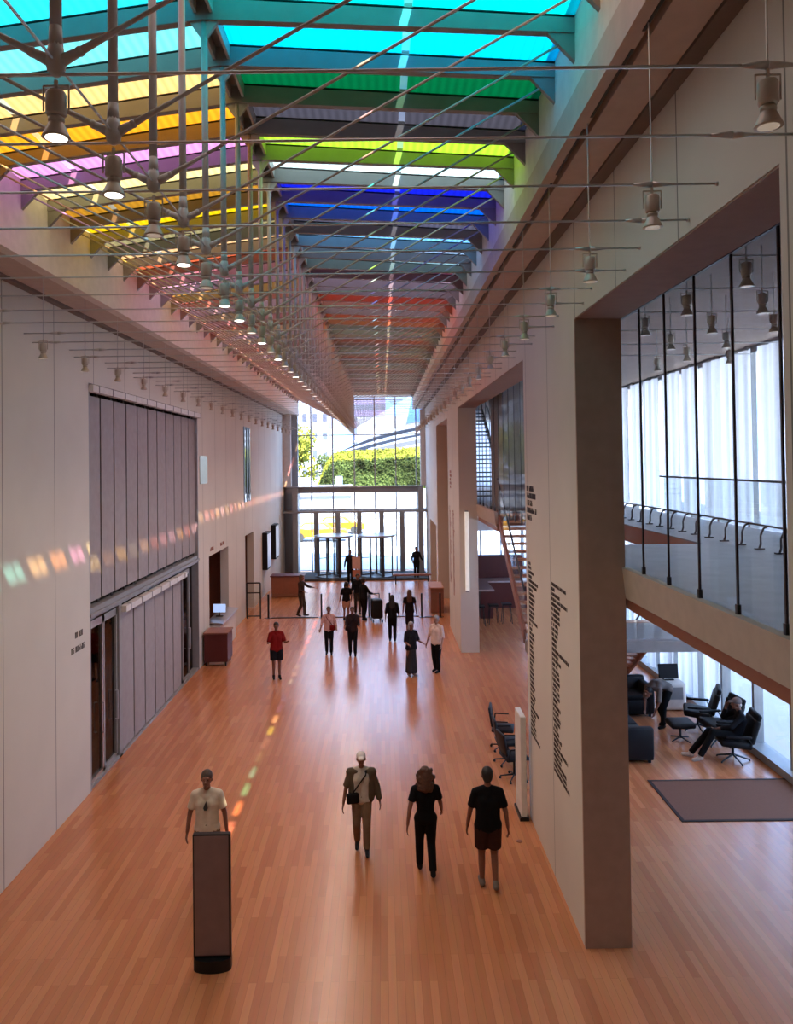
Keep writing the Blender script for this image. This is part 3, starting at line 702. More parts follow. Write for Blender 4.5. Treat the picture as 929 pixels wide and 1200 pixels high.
# pier light, panel, chairs
t = thing('wall_light', 'tall white light bar on the front of the far pier', 'light', (2.78, 25.5, 0))
MB().rbox((0, -.07, 3.35), (.13, .1, 2.6), .02).build('light_bar', 'lite', t); MB().box(-.05, .05, -.03, 0, 2.0, 4.7).build('bracket', 'grey', t)
t = thing('info_totem', 'tall narrow white panel standing at the end of the near pier', 'panel', (2.42, 13.85, 0))
MB().rbox((0, 0, .93), (.10, .55, 1.75), .01).build('panel', 'white', t); MB().box(-.08, .08, -.3, .3, 0, .06).build('base', 'blackm', t)

def lounge_chair(label, loc, rz, ottoman=False):
    t = thing('lounge_chair', label, 'armchair', loc, rz)            # faces -Y locally
    b = MB(); b.cone((0, 0, .10), (0, 0, .36), .028)
    b.build('pedestal', 'blackm', t)
    for i in range(5):
        a = 2*PI*i/5+.3; MB().cone((0, 0, .13), (.33*math.cos(a), .33*math.sin(a), .03), .022, .014, 8).ball((.33*math.cos(a), .33*math.sin(a), .018), .018).build('base_leg', 'blackm', t)
    MB().rbox((0, 0, .42), (.66, .62, .14), .05, rx=-.10, seg=3).build('seat', 'black', t, True)
    MB().rbox((0, .36, .68), (.64, .13, .52), .055, rx=-.30, seg=3).build('backrest', 'black', t, True)
    MB().rbox((0, .455, .96), (.60, .10, .16), .045, rx=-.32, seg=3).build('headrest', 'black', t, True)
    for s in (-1, 1):
        MB().rbox((s*.36, .02, .60), (.08, .50, .05), .02).build('armrest', 'black', t, True)
        MB().tube([(s*.36, .2, .60), (s*.36, .28, .45), (s*.28, .22, .40)], .012, 6).build('arm_bracket', 'blackm', t)
    return t
def office_chair(label, loc, rz):
    t = thing('swivel_chair', label, 'chair', loc, rz)
    MB().rbox((0, 0, .46), (.5, .48, .07), .03).build('seat', 'black', t, True); MB().rbox((0, .25, .74), (.46, .05, .42), .025, rx=-.15).build('backrest', 'black', t, True)
    MB().cone((0, 0, .08), (0, 0, .44), .025).build('pedestal', 'blackm', t)
    for i in range(5):
        a = 2*PI*i/5; MB().cone((0, 0, .1), (.28*math.cos(a), .28*math.sin(a), .06), .018, .012, 6).ball((.28*math.cos(a), .28*math.sin(a), .03), .028).build('base_leg', 'blackm', t)
    for s in (-1, 1): MB().tube([(s*.25, .2, .47), (s*.28, .18, .68), (s*.28, -.12, .68)], .014, 6).build('armrest', 'black', t)
office_chair('black swivel chair behind the near pier, nearest of three', (2.55, 15.35, 0), PI/2+.2)
office_chair('black swivel chair behind the near pier, middle of three', (2.55, 16.15, 0), PI/2)
office_chair('black swivel chair behind the near pier, farthest of three', (2.58, 16.95, 0), PI/2-.2)
lounge_chair('black leather lounge chair holding the seated man', (7.25, 16.15, 0), -PI/2-.15)
lounge_chair('empty black lounge chair behind the seated man', (7.28, 18.0, 0), -PI/2-.35)
lounge_chair('empty black lounge chair by the window, between seated man and far chair', (7.36, 17.1, 0), -PI/2+.1)
t = thing('ottoman', 'black footstool between the lounge chairs', 'footstool', (6.62, 17.35, 0))
MB().rbox((0, 0, .38), (.55, .5, .13), .05, seg=3).build('cushion', 'black', t, True); MB().cone((0, 0, .05), (0, 0, .33), .025).build('pedestal', 'blackm', t)
for i in range(4):
    a = PI/2*i+.5; MB().cone((0, 0, .08), (.26*math.cos(a), .26*math.sin(a), .02), .018, .012).build('base_leg', 'blackm', t)
def sofa(label, loc, rz, wd=1.7):
    t = thing('sofa', label, 'sofa', loc, rz)
    MB().rbox((0, 0, .24), (wd, .82, .34), .03, seg=2).build('base', 'black', t, True)
    MB().rbox((0, .36, .55), (wd, .2, .56), .06, rx=-.1, seg=3).build('backrest', 'black', t, True)
    for s in (-1, 1):
        MB().rbox((s*(wd/2-.09), 0, .42), (.19, .84, .64), .05, seg=3).build('armrest', 'black', t, True)
        MB().rbox((s*(wd/4-.05), -.06, .46), (wd/2-.14, .66, .14), .045, seg=3).build('cushion', 'black', t, True)
    for x in (-wd/2+.1, wd/2-.1):
        for y in (-.34, .34): MB().box(x-.03, x+.03, y-.03, y+.03, 0, .08).build('leg', 'blackm', t)
sofa('black sofa at the pier side, its end towards the rug', (5.15, 16.9, 0), PI/2, 1.8)
sofa('black sofa at the back of the lounge, under the stair landing', (5.75, 19.3, 0), 0, 1.7)
t = thing('side_table', 'white rounded table cabinet beside the window curtains', 'table', (7.25, 19.6, 0))
MB().rbox((0, 0, .36), (.62, .6, .70), .10, seg=3).build('body', 'white', t, True); MB().box(-.2, .2, -.31, -.29, .3, .6).build('front_panel', 'grey', t)
t = thing('table_screen', 'dark screen standing on the white table by the window', 'screen', (7.2, 19.6, .71))
MB().rbox((0, 0, .22), (.5, .05, .36), .02, rx=-.2).build('screen', 'black', t); MB().box(-.12, .12, -.08, .1, 0, .03).build('stand', 'blackm', t)
t = thing('rug', 'flat brown rug with a dark border on the lounge floor', 'rug', (0, 0, 0))
MB().box(5.19, 7.85, 13.5, 15.13, 0, .012).build('pile', 'rug', t)
b = MB(); b.box(5.13, 5.19, 13.44, 15.19, 0, .014); b.box(5.19, 7.85, 13.44, 13.5, 0, .014); b.box(5.19, 7.85, 15.13, 15.19, 0, .014); b.build('border', 'rugedge', t)
t = thing('cafe_counter', 'dark bar counter with a white edge far back in the right wing', 'counter', (0, 0, 0))
MB().box(3.7, 6.2, 34.2, 34.8, 0, 2.1).box(3.9, 6.2, 33.2, 34.0, 0, 1.1).box(3.9, 4.4, 31, 33.2, 0, 1.1).build('body', 'redwood', t); MB().box(3.82, 6.3, 33.1, 34.1, 1.1, 1.16).box(3.82, 4.45, 30.9, 33.1, 1.1, 1.16).build('top', 'alu', t)
for i in range(3):
    t = thing('bar_stool', f'dark bar stool before the far counter, {nth(i+1)} from the left', 'stool', (3.7+i*.55, 29.7+.2*i, 0))
    MB().rbox((0, 0, .74), (.38, .38, .06), .02).build('seat', 'black', t)
    for sx in (-1, 1):
        for sy in (-1, 1): MB().cone((sx*.19, sy*.19, 0), (sx*.13, sy*.13, .72), .014, n=6).build('leg', 'blackm', t)
b = MB(); b.box(XR+.62, 7.6, 40.2, 40.4, 2.7, 4.5); struct('wall_wing_bulkhead', b, 'white')

# kiosk
t = thing('display_kiosk', 'tall slim freestanding display kiosk with blank grey screen and rounded black base', 'kiosk', (-2.20, 9.74, 0), .02)
t.scale = (1, 1, .92)
n = 14; arc = [(.235*math.sin(PI*i/n-PI/2), -.02-.10*math.cos(PI*i/n-PI/2)) for i in range(n+1)]
MB().prism([(-.235, .05)]+arc+[(.235, .05)], 'z', 0, .16).build('base', 'blackm', t)
MB().rbox((0, .01, .98), (.47, .075, 1.68), .008).build('casing', 'blackm', t)
MB().box(-.215, .215, -.033, -.0285, .19, 1.80).build('screen', 'kiosk', t)
b = MB().cone((0, 0, .0), (0, 0, .01), .0, .0) if False else None
t = thing('floor_outlet_plate', 'tiny brass floor plate near the near pier', 'plate', (2.2, 12.85, 0)); MB().lathe([(.05, 0), (.05, .006), (.04, .008)]).build('plate', 'brown', t)

# ------------------------------------------------------------------ people
SKIN = pmat('skin', (.36, .19, .13), .55, var=.04); SKIND = pmat('skin_tanned', (.21, .088, .055), .6, var=.04)
cmats = {}
def cloth(c):
    if c not in cmats: cmats[c] = pmat('cloth_%d_%d_%d' % c, lin(*c), .85, var=.12, scale=9, spec=.15)
    return cmats[c]
HAIR = {k: pmat('hair_'+k, v, .6, var=.3, scale=40) for k, v in {'black': (.012, .010, .010), 'brown': (.055, .03, .018), 'auburn': (.085, .035, .02), 'grey': (.30, .29, .28)}.items()}
def lerp(a, b, t): return Vector(a)*(1-t)+Vector(b)*t
def cap(mb, a, b, r0, r1, n=12):
    mb.cone(a, b, r0, r1, n); mb.ball(a, r0, n, 8); mb.ball(b, r1, n, 8)
def solid(name, mb, mat, parent, vox, smooth=5):
    me = bpy.data.meshes.new(name); me.from_pydata(mb.v, [], mb.f); me.update()
    o = bpy.data.objects.new(name, me); col.objects.link(o)
    m = o.modifiers.new('r', 'REMESH'); m.mode = 'VOXEL'; m.voxel_size = vox
    if smooth: s = o.modifiers.new('s', 'SMOOTH'); s.factor = .5; s.iterations = smooth
    dg = bpy.context.evaluated_depsgraph_get(); me2 = bpy.data.meshes.new_from_object(o.evaluated_get(dg)); me2.name = name
    bpy.data.objects.remove(o); bpy.data.meshes.remove(me); me2.materials.clear(); me2.materials.append(mat)
    for p in me2.polygons: p.use_smooth = True
    o = bpy.data.objects.new(name, me2); col.objects.link(o); o.parent = parent; return o
def joints(walk=0.0, arm=(0, 0), elb=(.15, .15), out=(.05, .05)):
    """standing skeleton for a 1.75 m figure facing -Y; walk>0 left leg leads"""
    J = dict(pelvis=(0, 0, .95), waist=(0, 0, 1.10), chest=(0, 0, 1.28), neck=(0, .01, 1.46), head=(0, -.02, 1.63))
    for s, sg, ph in (('L', 1, 1), ('R', -1, -1)):
        J['hip'+s] = (sg*.085, 0, .92); w_ = walk*ph
        if w_ >= 0:
            J['kn'+s] = (sg*.09, -.16*w_-.015, .50); J['an'+s] = (sg*.088, -.24*w_+.015, .085+.01*w_); J['toe'+s] = (sg*.10, -.24*w_-.145, .035+.03*w_)
        else:
            J['kn'+s] = (sg*.09, -.02*w_*-1-.03, .50); J['an'+s] = (sg*.088, -.27*w_, .085-.09*w_); J['toe'+s] = (sg*.095, -.27*w_-.13, .035)
        i = 0 if s == 'L' else 1
        a = arm[i]; e = elb[i]; oo = out[i]
        sh = Vector((sg*.175, .01, 1.40)); el = sh+Vector((sg*(.03+oo), -math.sin(a)*.28, -math.cos(a)*.28)); wr = el+Vector((sg*(.01+oo*.5), -math.sin(a+e)*.25, -math.cos(a+e)*.25))
        J['sh'+s], J['el'+s], J['wr'+s] = sh, el, wr
    return {k: Vector(v) for k, v in J.items()}
def figure(label, loc, face, h, J, top=(30, 30, 32), bottom=(30, 30, 32), sleeve=.55, leg='long', shoes=(25, 25, 25), hair=('short', 'black'),
           skin=None, cap_c=None, slim=1.0, faceon=False, vox=.012, bag=None, jacket=None, build_=1.0, hold=None):
    skin = skin or SKIN; s = h/1.75
    root = thing('person', label, 'person', loc, face); root.scale = (s, s, s)
    bw = build_; rr = lambda x: x*bw
    def torso(mb, g, lo='pelvis'):
        p, w_, c, nk = J['pelvis'], J['waist'], J['chest'], J['neck']
        lat = (J['shL']-J['shR']).normalized(); hl = (J['hipL']-J['hipR']).normalized()
        cap(mb, p-hl*.065, p+hl*.065, rr(.098)+g, rr(.098)+g)
        for q in (-1, 1):
            cap(mb, p+hl*.06*q, w_+lat*.05*q, rr(.092)+g, rr(.083)*slim+g); cap(mb, w_+lat*.05*q, c+lat*.068*q, rr(.083)*slim+g, rr(.098)+g)
            cap(mb, c+lat*.07*q, lerp(J['shL'] if q > 0 else J['shR'], c, .3), rr(.095)+g, .062+g)
        cap(mb, J['shL']+Vector((0, 0, -.005)), J['shR']+Vector((0, 0, -.005)), .052+g, .052+g); cap(mb, lerp(c, nk, .5), nk, .075+g, .052+g*.5)
        for q in 'LR': cap(mb, J['sh'+q], lerp(nk, J['sh'+q], .25), .05+g, .05+g*.6)
    def limb(mb, a, b, c, ra, rb, rc, g, t=1.0):
        """t = fraction of the limb covered, 0..1"""
        if g > 0:
            mb.ball(a, ra+g, 12, 8)
            if t <= .5: mb.cone(a, lerp(a, b, t*2), ra+g, ra+(rb-ra)*t*2+g+.008, 14)
            else: cap(mb, a, b, ra+g, rb+g); mb.cone(b, lerp(b, c, t*2-1), rb+g, rb+(rc-rb)*(t*2-1)+g, 14)
        elif t <= .5: cap(mb, a, lerp(a, b, t*2), ra+g, ra+(rb-ra)*t*2+g)
        else: cap(mb, a, b, ra+g, rb+g); cap(mb, b, lerp(b, c, t*2-1), rb+g, rb+(rc-rb)*(t*2-1)+g)
    b = MB(); torso(b, 0)
    cap(b, J['neck'], lerp(J['neck'], J['head'], .55), .053, .050)
    hd = J['head']; b.ball(hd+Vector((0, .012, .02)), (.076, .092, .098), 16, 12); b.ball(hd+Vector((0, -.018, -.045)), (.056, .068, .068), 14, 10); b.ball(hd+Vector((0, -.07, -.085)), (.024, .02, .02))
    b.cone(hd+Vector((0, -.075, .02)), hd+Vector((0, -.112, -.022)), .008, .015, 8); b.ball(hd+Vector((0, -.102, -.024)), .014, 8, 6)
    for q in (-1, 1): b.ball(hd+Vector((q*.078, .012, -.008)), (.012, .02, .03), 8, 6); b.ball(hd+Vector((q*.03, -.078, .035)), (.022, .012, .01), 8, 6)
    for q in 'LR':
        sg = 1 if q == 'L' else -1
        limb(b, J['sh'+q], J['el'+q], J['wr'+q], .049, .037, .026, 0)
        cap(b, lerp(J['hip'+q], J['kn'+q], .03), J['kn'+q], rr(.088), .055); cap(b, J['kn'+q], lerp(J['kn'+q], J['an'+q], .35), .054, .052); cap(b, lerp(J['kn'+q], J['an'+q], .35), J['an'+q], .052, .036)
        cap(b, J['an'+q]+Vector((0, .02, -.03)), J['toe'+q], .036, .027)
        d = (J['wr'+q]-J['el'+q]).normalized(); lat = Vector((0, 1, 0)) if abs(d.y) < .8 else Vector((1, 0, 0)); lat = (lat-d*lat.dot(d)).normalized(); nrm = d.cross(lat)*sg
        w0 = J['wr'+q]
        for k in (-1, 0, 1): cap(b, w0+d*.02+lat*.013*k, w0+d*.085+lat*.023*k, .016, .015, 8)
        curl = -nrm if sg*nrm.x > 0 else nrm
        for k, ln in zip((-1.5, -.5, .5, 1.5), (.062, .075, .080, .070)):
            p0 = w0+d*.09+lat*.0165*k*-1; p1 = p0+d*ln*.55+curl*.010; p2 = p1+(d*.75+curl*.65).normalized()*ln*.5
            cap(b, p0, p1, .0088, .0082, 8); cap(b, p1, p2, .0082, .0075, 8)
        t0 = w0+d*.035-lat*.022; t1 = t0+(d*.7-lat*.7).normalized()*.038; t2 = t1+(d*.95+curl*.25).normalized()*.03
        cap(b, t0, t1, .0115, .010, 8); cap(b, t1, t2, .010, .0085, 8)
    solid('body', b, skin, root, vox, 3 if vox < .011 else 2)
    # top
    b = MB(); torso(b, .013)
    if slim >= 1:
        w_, c_, p_ = J['waist'], J['chest'], J['pelvis']; lt = (J['shL']-J['shR']).normalized()
        for q in (-1, 1): cap(b, c_+lt*.06*q, w_+lt*.062*q, rr(.105), rr(.106)); cap(b, w_+lt*.062*q, p_+lt*.062*q, rr(.106), rr(.112))
    for q in 'LR': limb(b, J['sh'+q], J['el'+q], J['wr'+q], .050, .040, .028, .014, sleeve)
    cap(b, J['hipL']+Vector((0, 0, .0)), J['hipR']+Vector((0, 0, .0)), rr(.10)+.012, rr(.10)+.012)
    solid('shirt', b, cloth(top), root, max(vox, .011))
    # bottom
    b = MB(); cap(b, J['pelvis']+Vector((.055, 0, .02)), J['pelvis']+Vector((-.055, 0, .02)), rr(.098)+.008, rr(.098)+.008)
    if leg in ('long', 'shorts', 'knee'):
        t = {'long': .96, 'shorts': .40, 'knee': .56}[leg]
        for q in 'LR':
            H_, K_, A_ = J['hip'+q], J['kn'+q], J['an'+q]
            if leg == 'long': cap(b, H_, K_, rr(.094)+.012, .074); b.cone(K_, lerp(K_, A_, .98), .074, .062, 16)
            else: b.ball(H_, rr(.098)+.010, 14, 10); b.cone(H_, lerp(H_, K_, .80 if leg == 'knee' else .62), rr(.102)+.006, rr(.096), 16)
    else:
        z = {'skirt': .48, 'dress': .16, 'mini': .62}[leg]; m = (J['anL']+J['anR'])/2; e = lerp(J['pelvis'], m, (J['pelvis'].z-z)/J['pelvis'].z)
        for q in (-1, 0, 1):
            for p in (-1, 1): cap(b, J['pelvis']+Vector((q*.05, p*.01, 0)), Vector((e.x+q*.10, e.y+p*.07, z)), .10, .075)
    solid('skirt' if leg in ('skirt', 'dress', 'mini') else 'trousers', b, cloth(bottom), root, max(vox, .012))
    for q in 'LR':
        a, t_ = J['an'+q], J['toe'+q]; b = MB()
        cap(b, a+Vector((0, .025, -.035)), t_+Vector((0, 0, .004)), .045, .036); cap(b, a+Vector((0, .01, -.02)), a+Vector((0, 0, .02)), .046, .043)
        o = solid('shoe', b, cloth(shoes), root, .011)
    # hair, caps
    st, hc = hair; b = MB()
    if st != 'none' and not cap_c:
        b.ball(hd+Vector((0, .022, .042)), (.086, .096, .092), 16, 12)
        b.ball(hd+Vector((0, .05, -.01)), (.076, .062, .085), 14, 10)
        if st == 'curly':
            for i in range(60):
                a = random.uniform(.15, PI-.15)*1.0; z = random.uniform(-.24, .09); r = .085+.02*random.random()+(.03 if z < 0 else 0)
                b.ball(hd+Vector((math.cos(a)*r*1.1, math.sin(a)*r*.9, z)), .036, 8, 6)
            cap(b, hd+Vector((0, .05, 0)), hd+Vector((0, .07, -.18)), .09, .10)
        if st == 'long':
            for q in (-1, 0, 1): cap(b, hd+Vector((q*.03, .055, .01)), hd+Vector((q*.05, .085, -.33)), .07, .055)
        if st == 'bob':
            for q in (-1, 1): cap(b, hd+Vector((q*.06, .03, .02)), hd+Vector((q*.07, .04, -.10)), .045, .04)
        solid('hair', b, HAIR[hc], root, .012, 2)
    if cap_c:
        b = MB(); b.ball(hd+Vector((0, .015, .055)), (.088, .10, .082), 16, 12); cap(b, hd+Vector((-.03, -.07, .055)), hd+Vector((-.03, -.14, .04)), .022, .018); cap(b, hd+Vector((.03, -.07, .055)), hd+Vector((.03, -.14, .04)), .022, .018)
        cap(b, hd+Vector((0, -.07, .057)), hd+Vector((0, -.15, .043)), .024, .018)
        solid('cap', b, cloth(cap_c), root, .010, 2)
        b = MB(); b.ball(hd+Vector((0, .055, -.02)), (.07, .055, .07), 12, 8); solid('hair', b, HAIR[hc], root, .012, 2)
    if faceon:
        b = MB(); [b.ball(hd+Vector((q*.031, -.083, .012)), (.011, .006, .006), 8, 6) for q in (-1, 1)]; b.build('eye', 'black', root, True)
        MB().ball(hd+Vector((0, -.088, -.062)), (.024, .006, .006), 8, 6).build('mouth', pmat('lips', (.25, .08, .07), .5), root, True)
    if jacket:
        b = MB(); lat = Vector((1, 0, 0)); c = J['chest']
        for q, sg in (('L', 1), ('R', -1)):
            cap(b, lerp(J['neck'], J['sh'+q], .5)+Vector((0, 0, -.02)), J['sh'+q]+Vector((sg*.02, 0, -.01)), .07, .082); cap(b, J['sh'+q]+Vector((sg*-.02, .0, -.04)), Vector((sg*.14, .0, .95)), .085, .095)
            limb(b, J['sh'+q], J['el'+q], J['wr'+q], .058, .048, .04, .014, .95 if q == 'L' else .45)
        cap(b, c+Vector((0, .07, 0)), J['pelvis']+Vector((0, .07, .05)), .10, .11)
        solid('jacket', b, cloth(jacket), root, .012)
    if bag:
        side, bc, z = bag; b = MB(); p = Vector((side*.15, -.14 if abs(side) < 1.2 else -.05, z)); b.rbox(p, (.22, .10, .18), .03, rz=-side*.3)
        bo = b.build('bag', cloth(bc), root, True)
        b = MB(); pts = [p+Vector((0, 0, .08)), J['chest']+Vector((side*.03, -.128, -.04)), J['chest']+Vector((-side*.08, -.120, .10)), J['neck']+Vector((-side*.10, -.01, .0)), J['chest']+Vector((-side*.02, .13, .0)), Vector((side*.17, .08, z+.15)), p+Vector((side*.05, .05, .06))]
        b.tube(pts, .012, 6); b.build('strap', cloth(bc), bo)
    if hold:
        hold(root, J)
    return root
W0, WK = 0.0, .9
def mark(root, J):
    b = MB(); b.prism([(-.012, 1.31), (.012, 1.35), (.02, 1.29), (.035, 1.25), (.02, 1.215), (-.02, 1.215), (-.035, 1.25)], 'y', -.1262, -.119)
    b.build('shirt_print', pmat('shirt_print_ink', (.03, .03, .03), .7), root)
figure('young man in a white T-shirt standing behind the tall kiosk', (-2.66, 11.5, 0), .05, 1.77, joints(0, (.02, -.02), (.12, .12), (.05, .05)), top=(205, 190, 172), bottom=(120, 98, 75), sleeve=.36, leg='knee',
       shoes=(200, 195, 190), hair=('short', 'brown'), skin=SKIND, faceon=True, vox=.008, hold=mark)
figure('person in white cap and open olive jacket with black crossbody bag', (-.40, 12.6, 0), .0, 1.60, joints(.55, (-.15, .12), (.2, .1), (.07, .07)), top=(190, 180, 170), bottom=(118, 98, 78), sleeve=.4, leg='long',
       shoes=(40, 40, 45), hair=('short', 'grey'), skin=SKIND, cap_c=(215, 205, 200), faceon=True, vox=.009, bag=(-1, (22, 20, 22), .99), jacket=(88, 76, 62))
figure('woman in black with long curly brown hair walking away', (.60, 11.85, 0), PI+.05, 1.64, joints(.8, (-.30, .25), (.15, .5), (.06, .05)), top=(16, 15, 18), bottom=(15, 14, 17), sleeve=.33, leg='long',
       shoes=(30, 28, 30), hair=('curly', 'auburn'), skin=SKIND, vox=.009, slim=.92)
figure('man in a black T-shirt and dark brown shorts walking away beside the near pier', (1.50, 11.45, 0), PI, 1.78, joints(.35, (.1, -.1), (.15, .3), (.05, .05)), top=(14, 14, 18), bottom=(58, 34, 30), sleeve=.38, leg='knee',
       shoes=(120, 110, 105), hair=('short', 'black'), skin=SKIND, vox=.009, build_=1.10)
FAR = dict(vox=.014)
figure('man in a red shirt and dark shorts looking down at his hands', (-3.17, 22.7, 0), .25, 1.66, joints(.1, (.3, .3), (1.5, 1.5), (.05, .05)), top=(120, 22, 22), bottom=(22, 22, 26), sleeve=.45, leg='knee', shoes=(20, 20, 22), hair=('short', 'black'), skin=SKIND, build_=1.18, **FAR)
figure('woman in a pale top and dark trousers with a red bag at her waist', (-1.82, 25.5, 0), 0, 1.58, joints(.2, (.1, .1), (.9, .9), (.05, .05)), top=(205, 165, 160), bottom=(22, 22, 26), sleeve=.7, shoes=(20, 20, 22), hair=('short', 'brown'), skin=SKIND, bag=(1, (110, 20, 25), 1.0), **FAR)
figure('man in a dark jacket carrying a bundle beside the woman with the red bag', (-1.03, 25.3, 0), 0, 1.60, joints(.2, (.2, .2), (1.3, 1.3), (.02, .02)), top=(48, 38, 40), bottom=(22, 22, 26), sleeve=.9, shoes=(20, 20, 22), hair=('short', 'brown'), skin=SKIND, bag=(-1, (30, 25, 30), 1.02), build_=1.05, **FAR)
figure('grey haired woman in a long dark dress facing the man in white', (.80, 22.8, 0), .5, 1.60, joints(.1, (.2, .2), (1.2, 1.3), (.04, .04)), top=(30, 28, 32), bottom=(52, 48, 48), sleeve=.5, leg='dress', shoes=(140, 130, 125), hair=('bob', 'grey'), skin=SKIND, build_=1.1, **FAR)
figure('grey haired man in a white shirt and black trousers', (1.58, 23.2, 0), -.7, 1.70, joints(.2, (.1, .05), (.5, .3), (.06, .06)), top=(225, 205, 195), bottom=(18, 18, 22), sleeve=.55, shoes=(18, 18, 20), hair=('short', 'grey'), build_=1.15, **FAR)
figure('woman in black with long black hair walking to the entrance', (.30, 27.2, 0), PI, 1.64, joints(.4, (-.1, .1), (.3, .2), (.03, .03)), top=(16, 15, 18), bottom=(15, 14, 17), sleeve=.6, leg='long', hair=('long', 'black'), skin=SKIND, vox=.014)
figure('woman with long brown hair and a short dark dress walking to the entrance', (.95, 28.3, 0), PI, 1.64, joints(.4, (-.1, .1), (.2, .2), (.03, .03)), top=(24, 20, 22), bottom=(26, 20, 22), sleeve=.3, leg='skirt', hair=('long', 'auburn'), skin=SKIND, vox=.014)
figure('person in pale shorts and dark top, leftmost of the entrance group', (-1.50, 31.0, 0), PI+.2, 1.55, joints(.2, (.1, .1), (.4, .4), (.03, .03)), top=(20, 18, 20), bottom=(175, 140, 120), sleeve=.4, leg='knee', hair=('bob', 'black'), skin=SKIND, vox=.016)
figure('person in dark clothes in the middle of the group by the entrance', (-1.08, 32.2, 0), .2, 1.68, joints(0, (.1, .1), (.6, .6), (.03, .03)), top=(20, 18, 22), bottom=(18, 18, 20), sleeve=.7, hair=('short', 'black'), skin=SKIND, vox=.016)
figure('large person in black pushing the dark luggage cart', (-.80, 30.9, 0), PI/2+.6, 1.72, joints(.2, (.5, .5), (.7, .7), (.06, .06)), top=(16, 15, 17), bottom=(15, 14, 16), sleeve=.8, hair=('short', 'black'), skin=SKIND, build_=1.3, vox=.016)
figure('person leaning by the wooden desk with one arm stretched out', (-3.40, 31.9, 0), PI/2-.3, 1.72, joints(.5, (.9, .2), (.5, 1.2), (.05, .05)), top=(52, 40, 38), bottom=(30, 26, 28), sleeve=.8, hair=('bob', 'brown'), skin=SKIND, vox=.016)
figure('guard in a dark suit standing at the right of the entrance', (1.82, 42.0, 0), .3, 1.72, joints(0, (.1, .1), (.9, .9), (.06, .06)), top=(18, 18, 22), bottom=(16, 16, 20), sleeve=.95, hair=('short', 'black'), skin=SKIND, vox=.016)
figure('person in dark clothes standing behind the entrance sign', (-1.72, 40.3, 0), 0, 1.78, joints(0, (.1, .1), (.3, .3), (.05, .05)), top=(20, 20, 24), bottom=(18, 18, 20), sleeve=.95, hair=('short', 'black'), skin=SKIND, vox=.016)
# luggage cart
t = thing('luggage_cart', 'dark wheeled cart held by the large person in black', 'cart', (-.28, 30.7, 0), .2)
MB().rbox((0, 0, .52), (.42, .5, .74), .05).build('bag', 'black', t, True); MB().tube([(-.18, .28, .2), (-.18, .36, 1.05), (.18, .36, 1.05), (.18, .28, .2)], .018).build('handle', 'blackm', t)
for x in (-.18, .18):
    for y in (-.2, .2): MB().cone((x-.02, y, .07), (x+.02, y, .07), .07, .07, 14).build('wheel', 'blackm', t)
# seated man: legs stretched to the left, hand at his face
J = joints()
J.update({k: Vector(v) for k, v in dict(pelvis=(0, .10, .55), waist=(0, .17, .68), chest=(0, .22, .86), neck=(0, .20, 1.04), head=(0, .14, 1.19),
    hipL=(.09, .06, .52), hipR=(-.09, .06, .52), knL=(.13, -.36, .62), knR=(-.10, -.38, .58), anL=(.10, -.62, .24), anR=(-.12, -.76, .22), toeL=(.10, -.76, .15), toeR=(-.12, -.92, .19),
    shL=(.18, .20, .99), shR=(-.18, .20, .99), elL=(.27, -.04, .78), wrL=(.10, -.24, .70), elR=(-.26, -.06, .84), wrR=(-.12, -.02, 1.09)).items()})
for k in ('anL', 'anR', 'toeL', 'toeR'): J[k].z -= .13
figure('seated man in dark clothes and grey cap, hand raised to his face', (7.18, 16.12, 0), -PI/2-.15, 1.75, J, top=(22, 22, 26), bottom=(18, 18, 20), sleeve=.9, shoes=(190, 180, 170), hair=('short', 'grey'), cap_c=(110, 100, 98), skin=SKIND, vox=.011)
J = joints(.5)
J.update({k: Vector(v) for k, v in dict(pelvis=(0, .12, .93), waist=(0, -.02, 1.02), chest=(0, -.20, 1.05), neck=(0, -.38, .98), head=(0, -.50, .90),
    shL=(.18, -.32, .98), shR=(-.18, -.32, .98), elL=(.20, -.38, .70), wrL=(.14, -.44, .47), elR=(-.20, -.38, .70), wrR=(-.14, -.46, .47), hipL=(.09, .10, .90), hipR=(-.09, .10, .90)).items()})
figure('person in a grey shirt bending down over the back sofa corner', (6.55, 18.2, 0), -PI/3, 1.72, J, top=(112, 100, 95), bottom=(20, 20, 22), sleeve=.5, shoes=(25, 25, 25), hair=('short', 'black'), skin=SKIND, vox=.012)

# ------------------------------------------------------------------ outside
struct('ground_street', MB().box(-120, 160, YE+.6, 420, -.35, -.05), 'asphalt')
struct('ground_near', MB().box(XF+.3, 80, -30, YE+.6, -.35, -.05).box(-80, -10.5, -30, YE+.6, -.35, -.05), 'pave')
struct('ground_sidewalk', MB().box(-60, 60, YE+.6, 58, -.05, .02).box(-60, 60, 76, 92, -.05, .05), 'pave')
tag(MB().box(22, 22.3, -10, 60, 0, 3.2).build('garden_wall', 'bldg'), 'long pale wall outside the east windows', 'wall')
def car(name, label, x, y, c):
    t = thing(name, label, 'car', (x, y, 0))
    MB().prism([(-2.35, .35), (2.35, .35), (2.42, .62), (2.30, .88), (1.15, .98), (.55, 1.45), (-1.15, 1.47), (-1.75, 1.0), (-2.32, .92), (-2.42, .6)], 'y', -.9, .9).build('body', c, t)
    MB().prism([(1.0, 1.0), (.5, 1.38), (-1.05, 1.40), (-1.5, 1.02)], 'y', -.92, .92).build('window', 'carwin', t)
    for wx in (-1.45, 1.45):
        for s in (-1, 1): MB().cone((wx, s*.75, .34), (wx, s*.95, .34), .34, .34, 18).build('wheel', 'tyre', t)
    b = MB(); b.box(2.25, 2.4, -.7, -.4, .62, .76).box(2.25, 2.4, .4, .7, .62, .76).box(-2.42, -2.3, -.7, -.4, .65, .8); b.build('headlight', 'white', t)
    return t
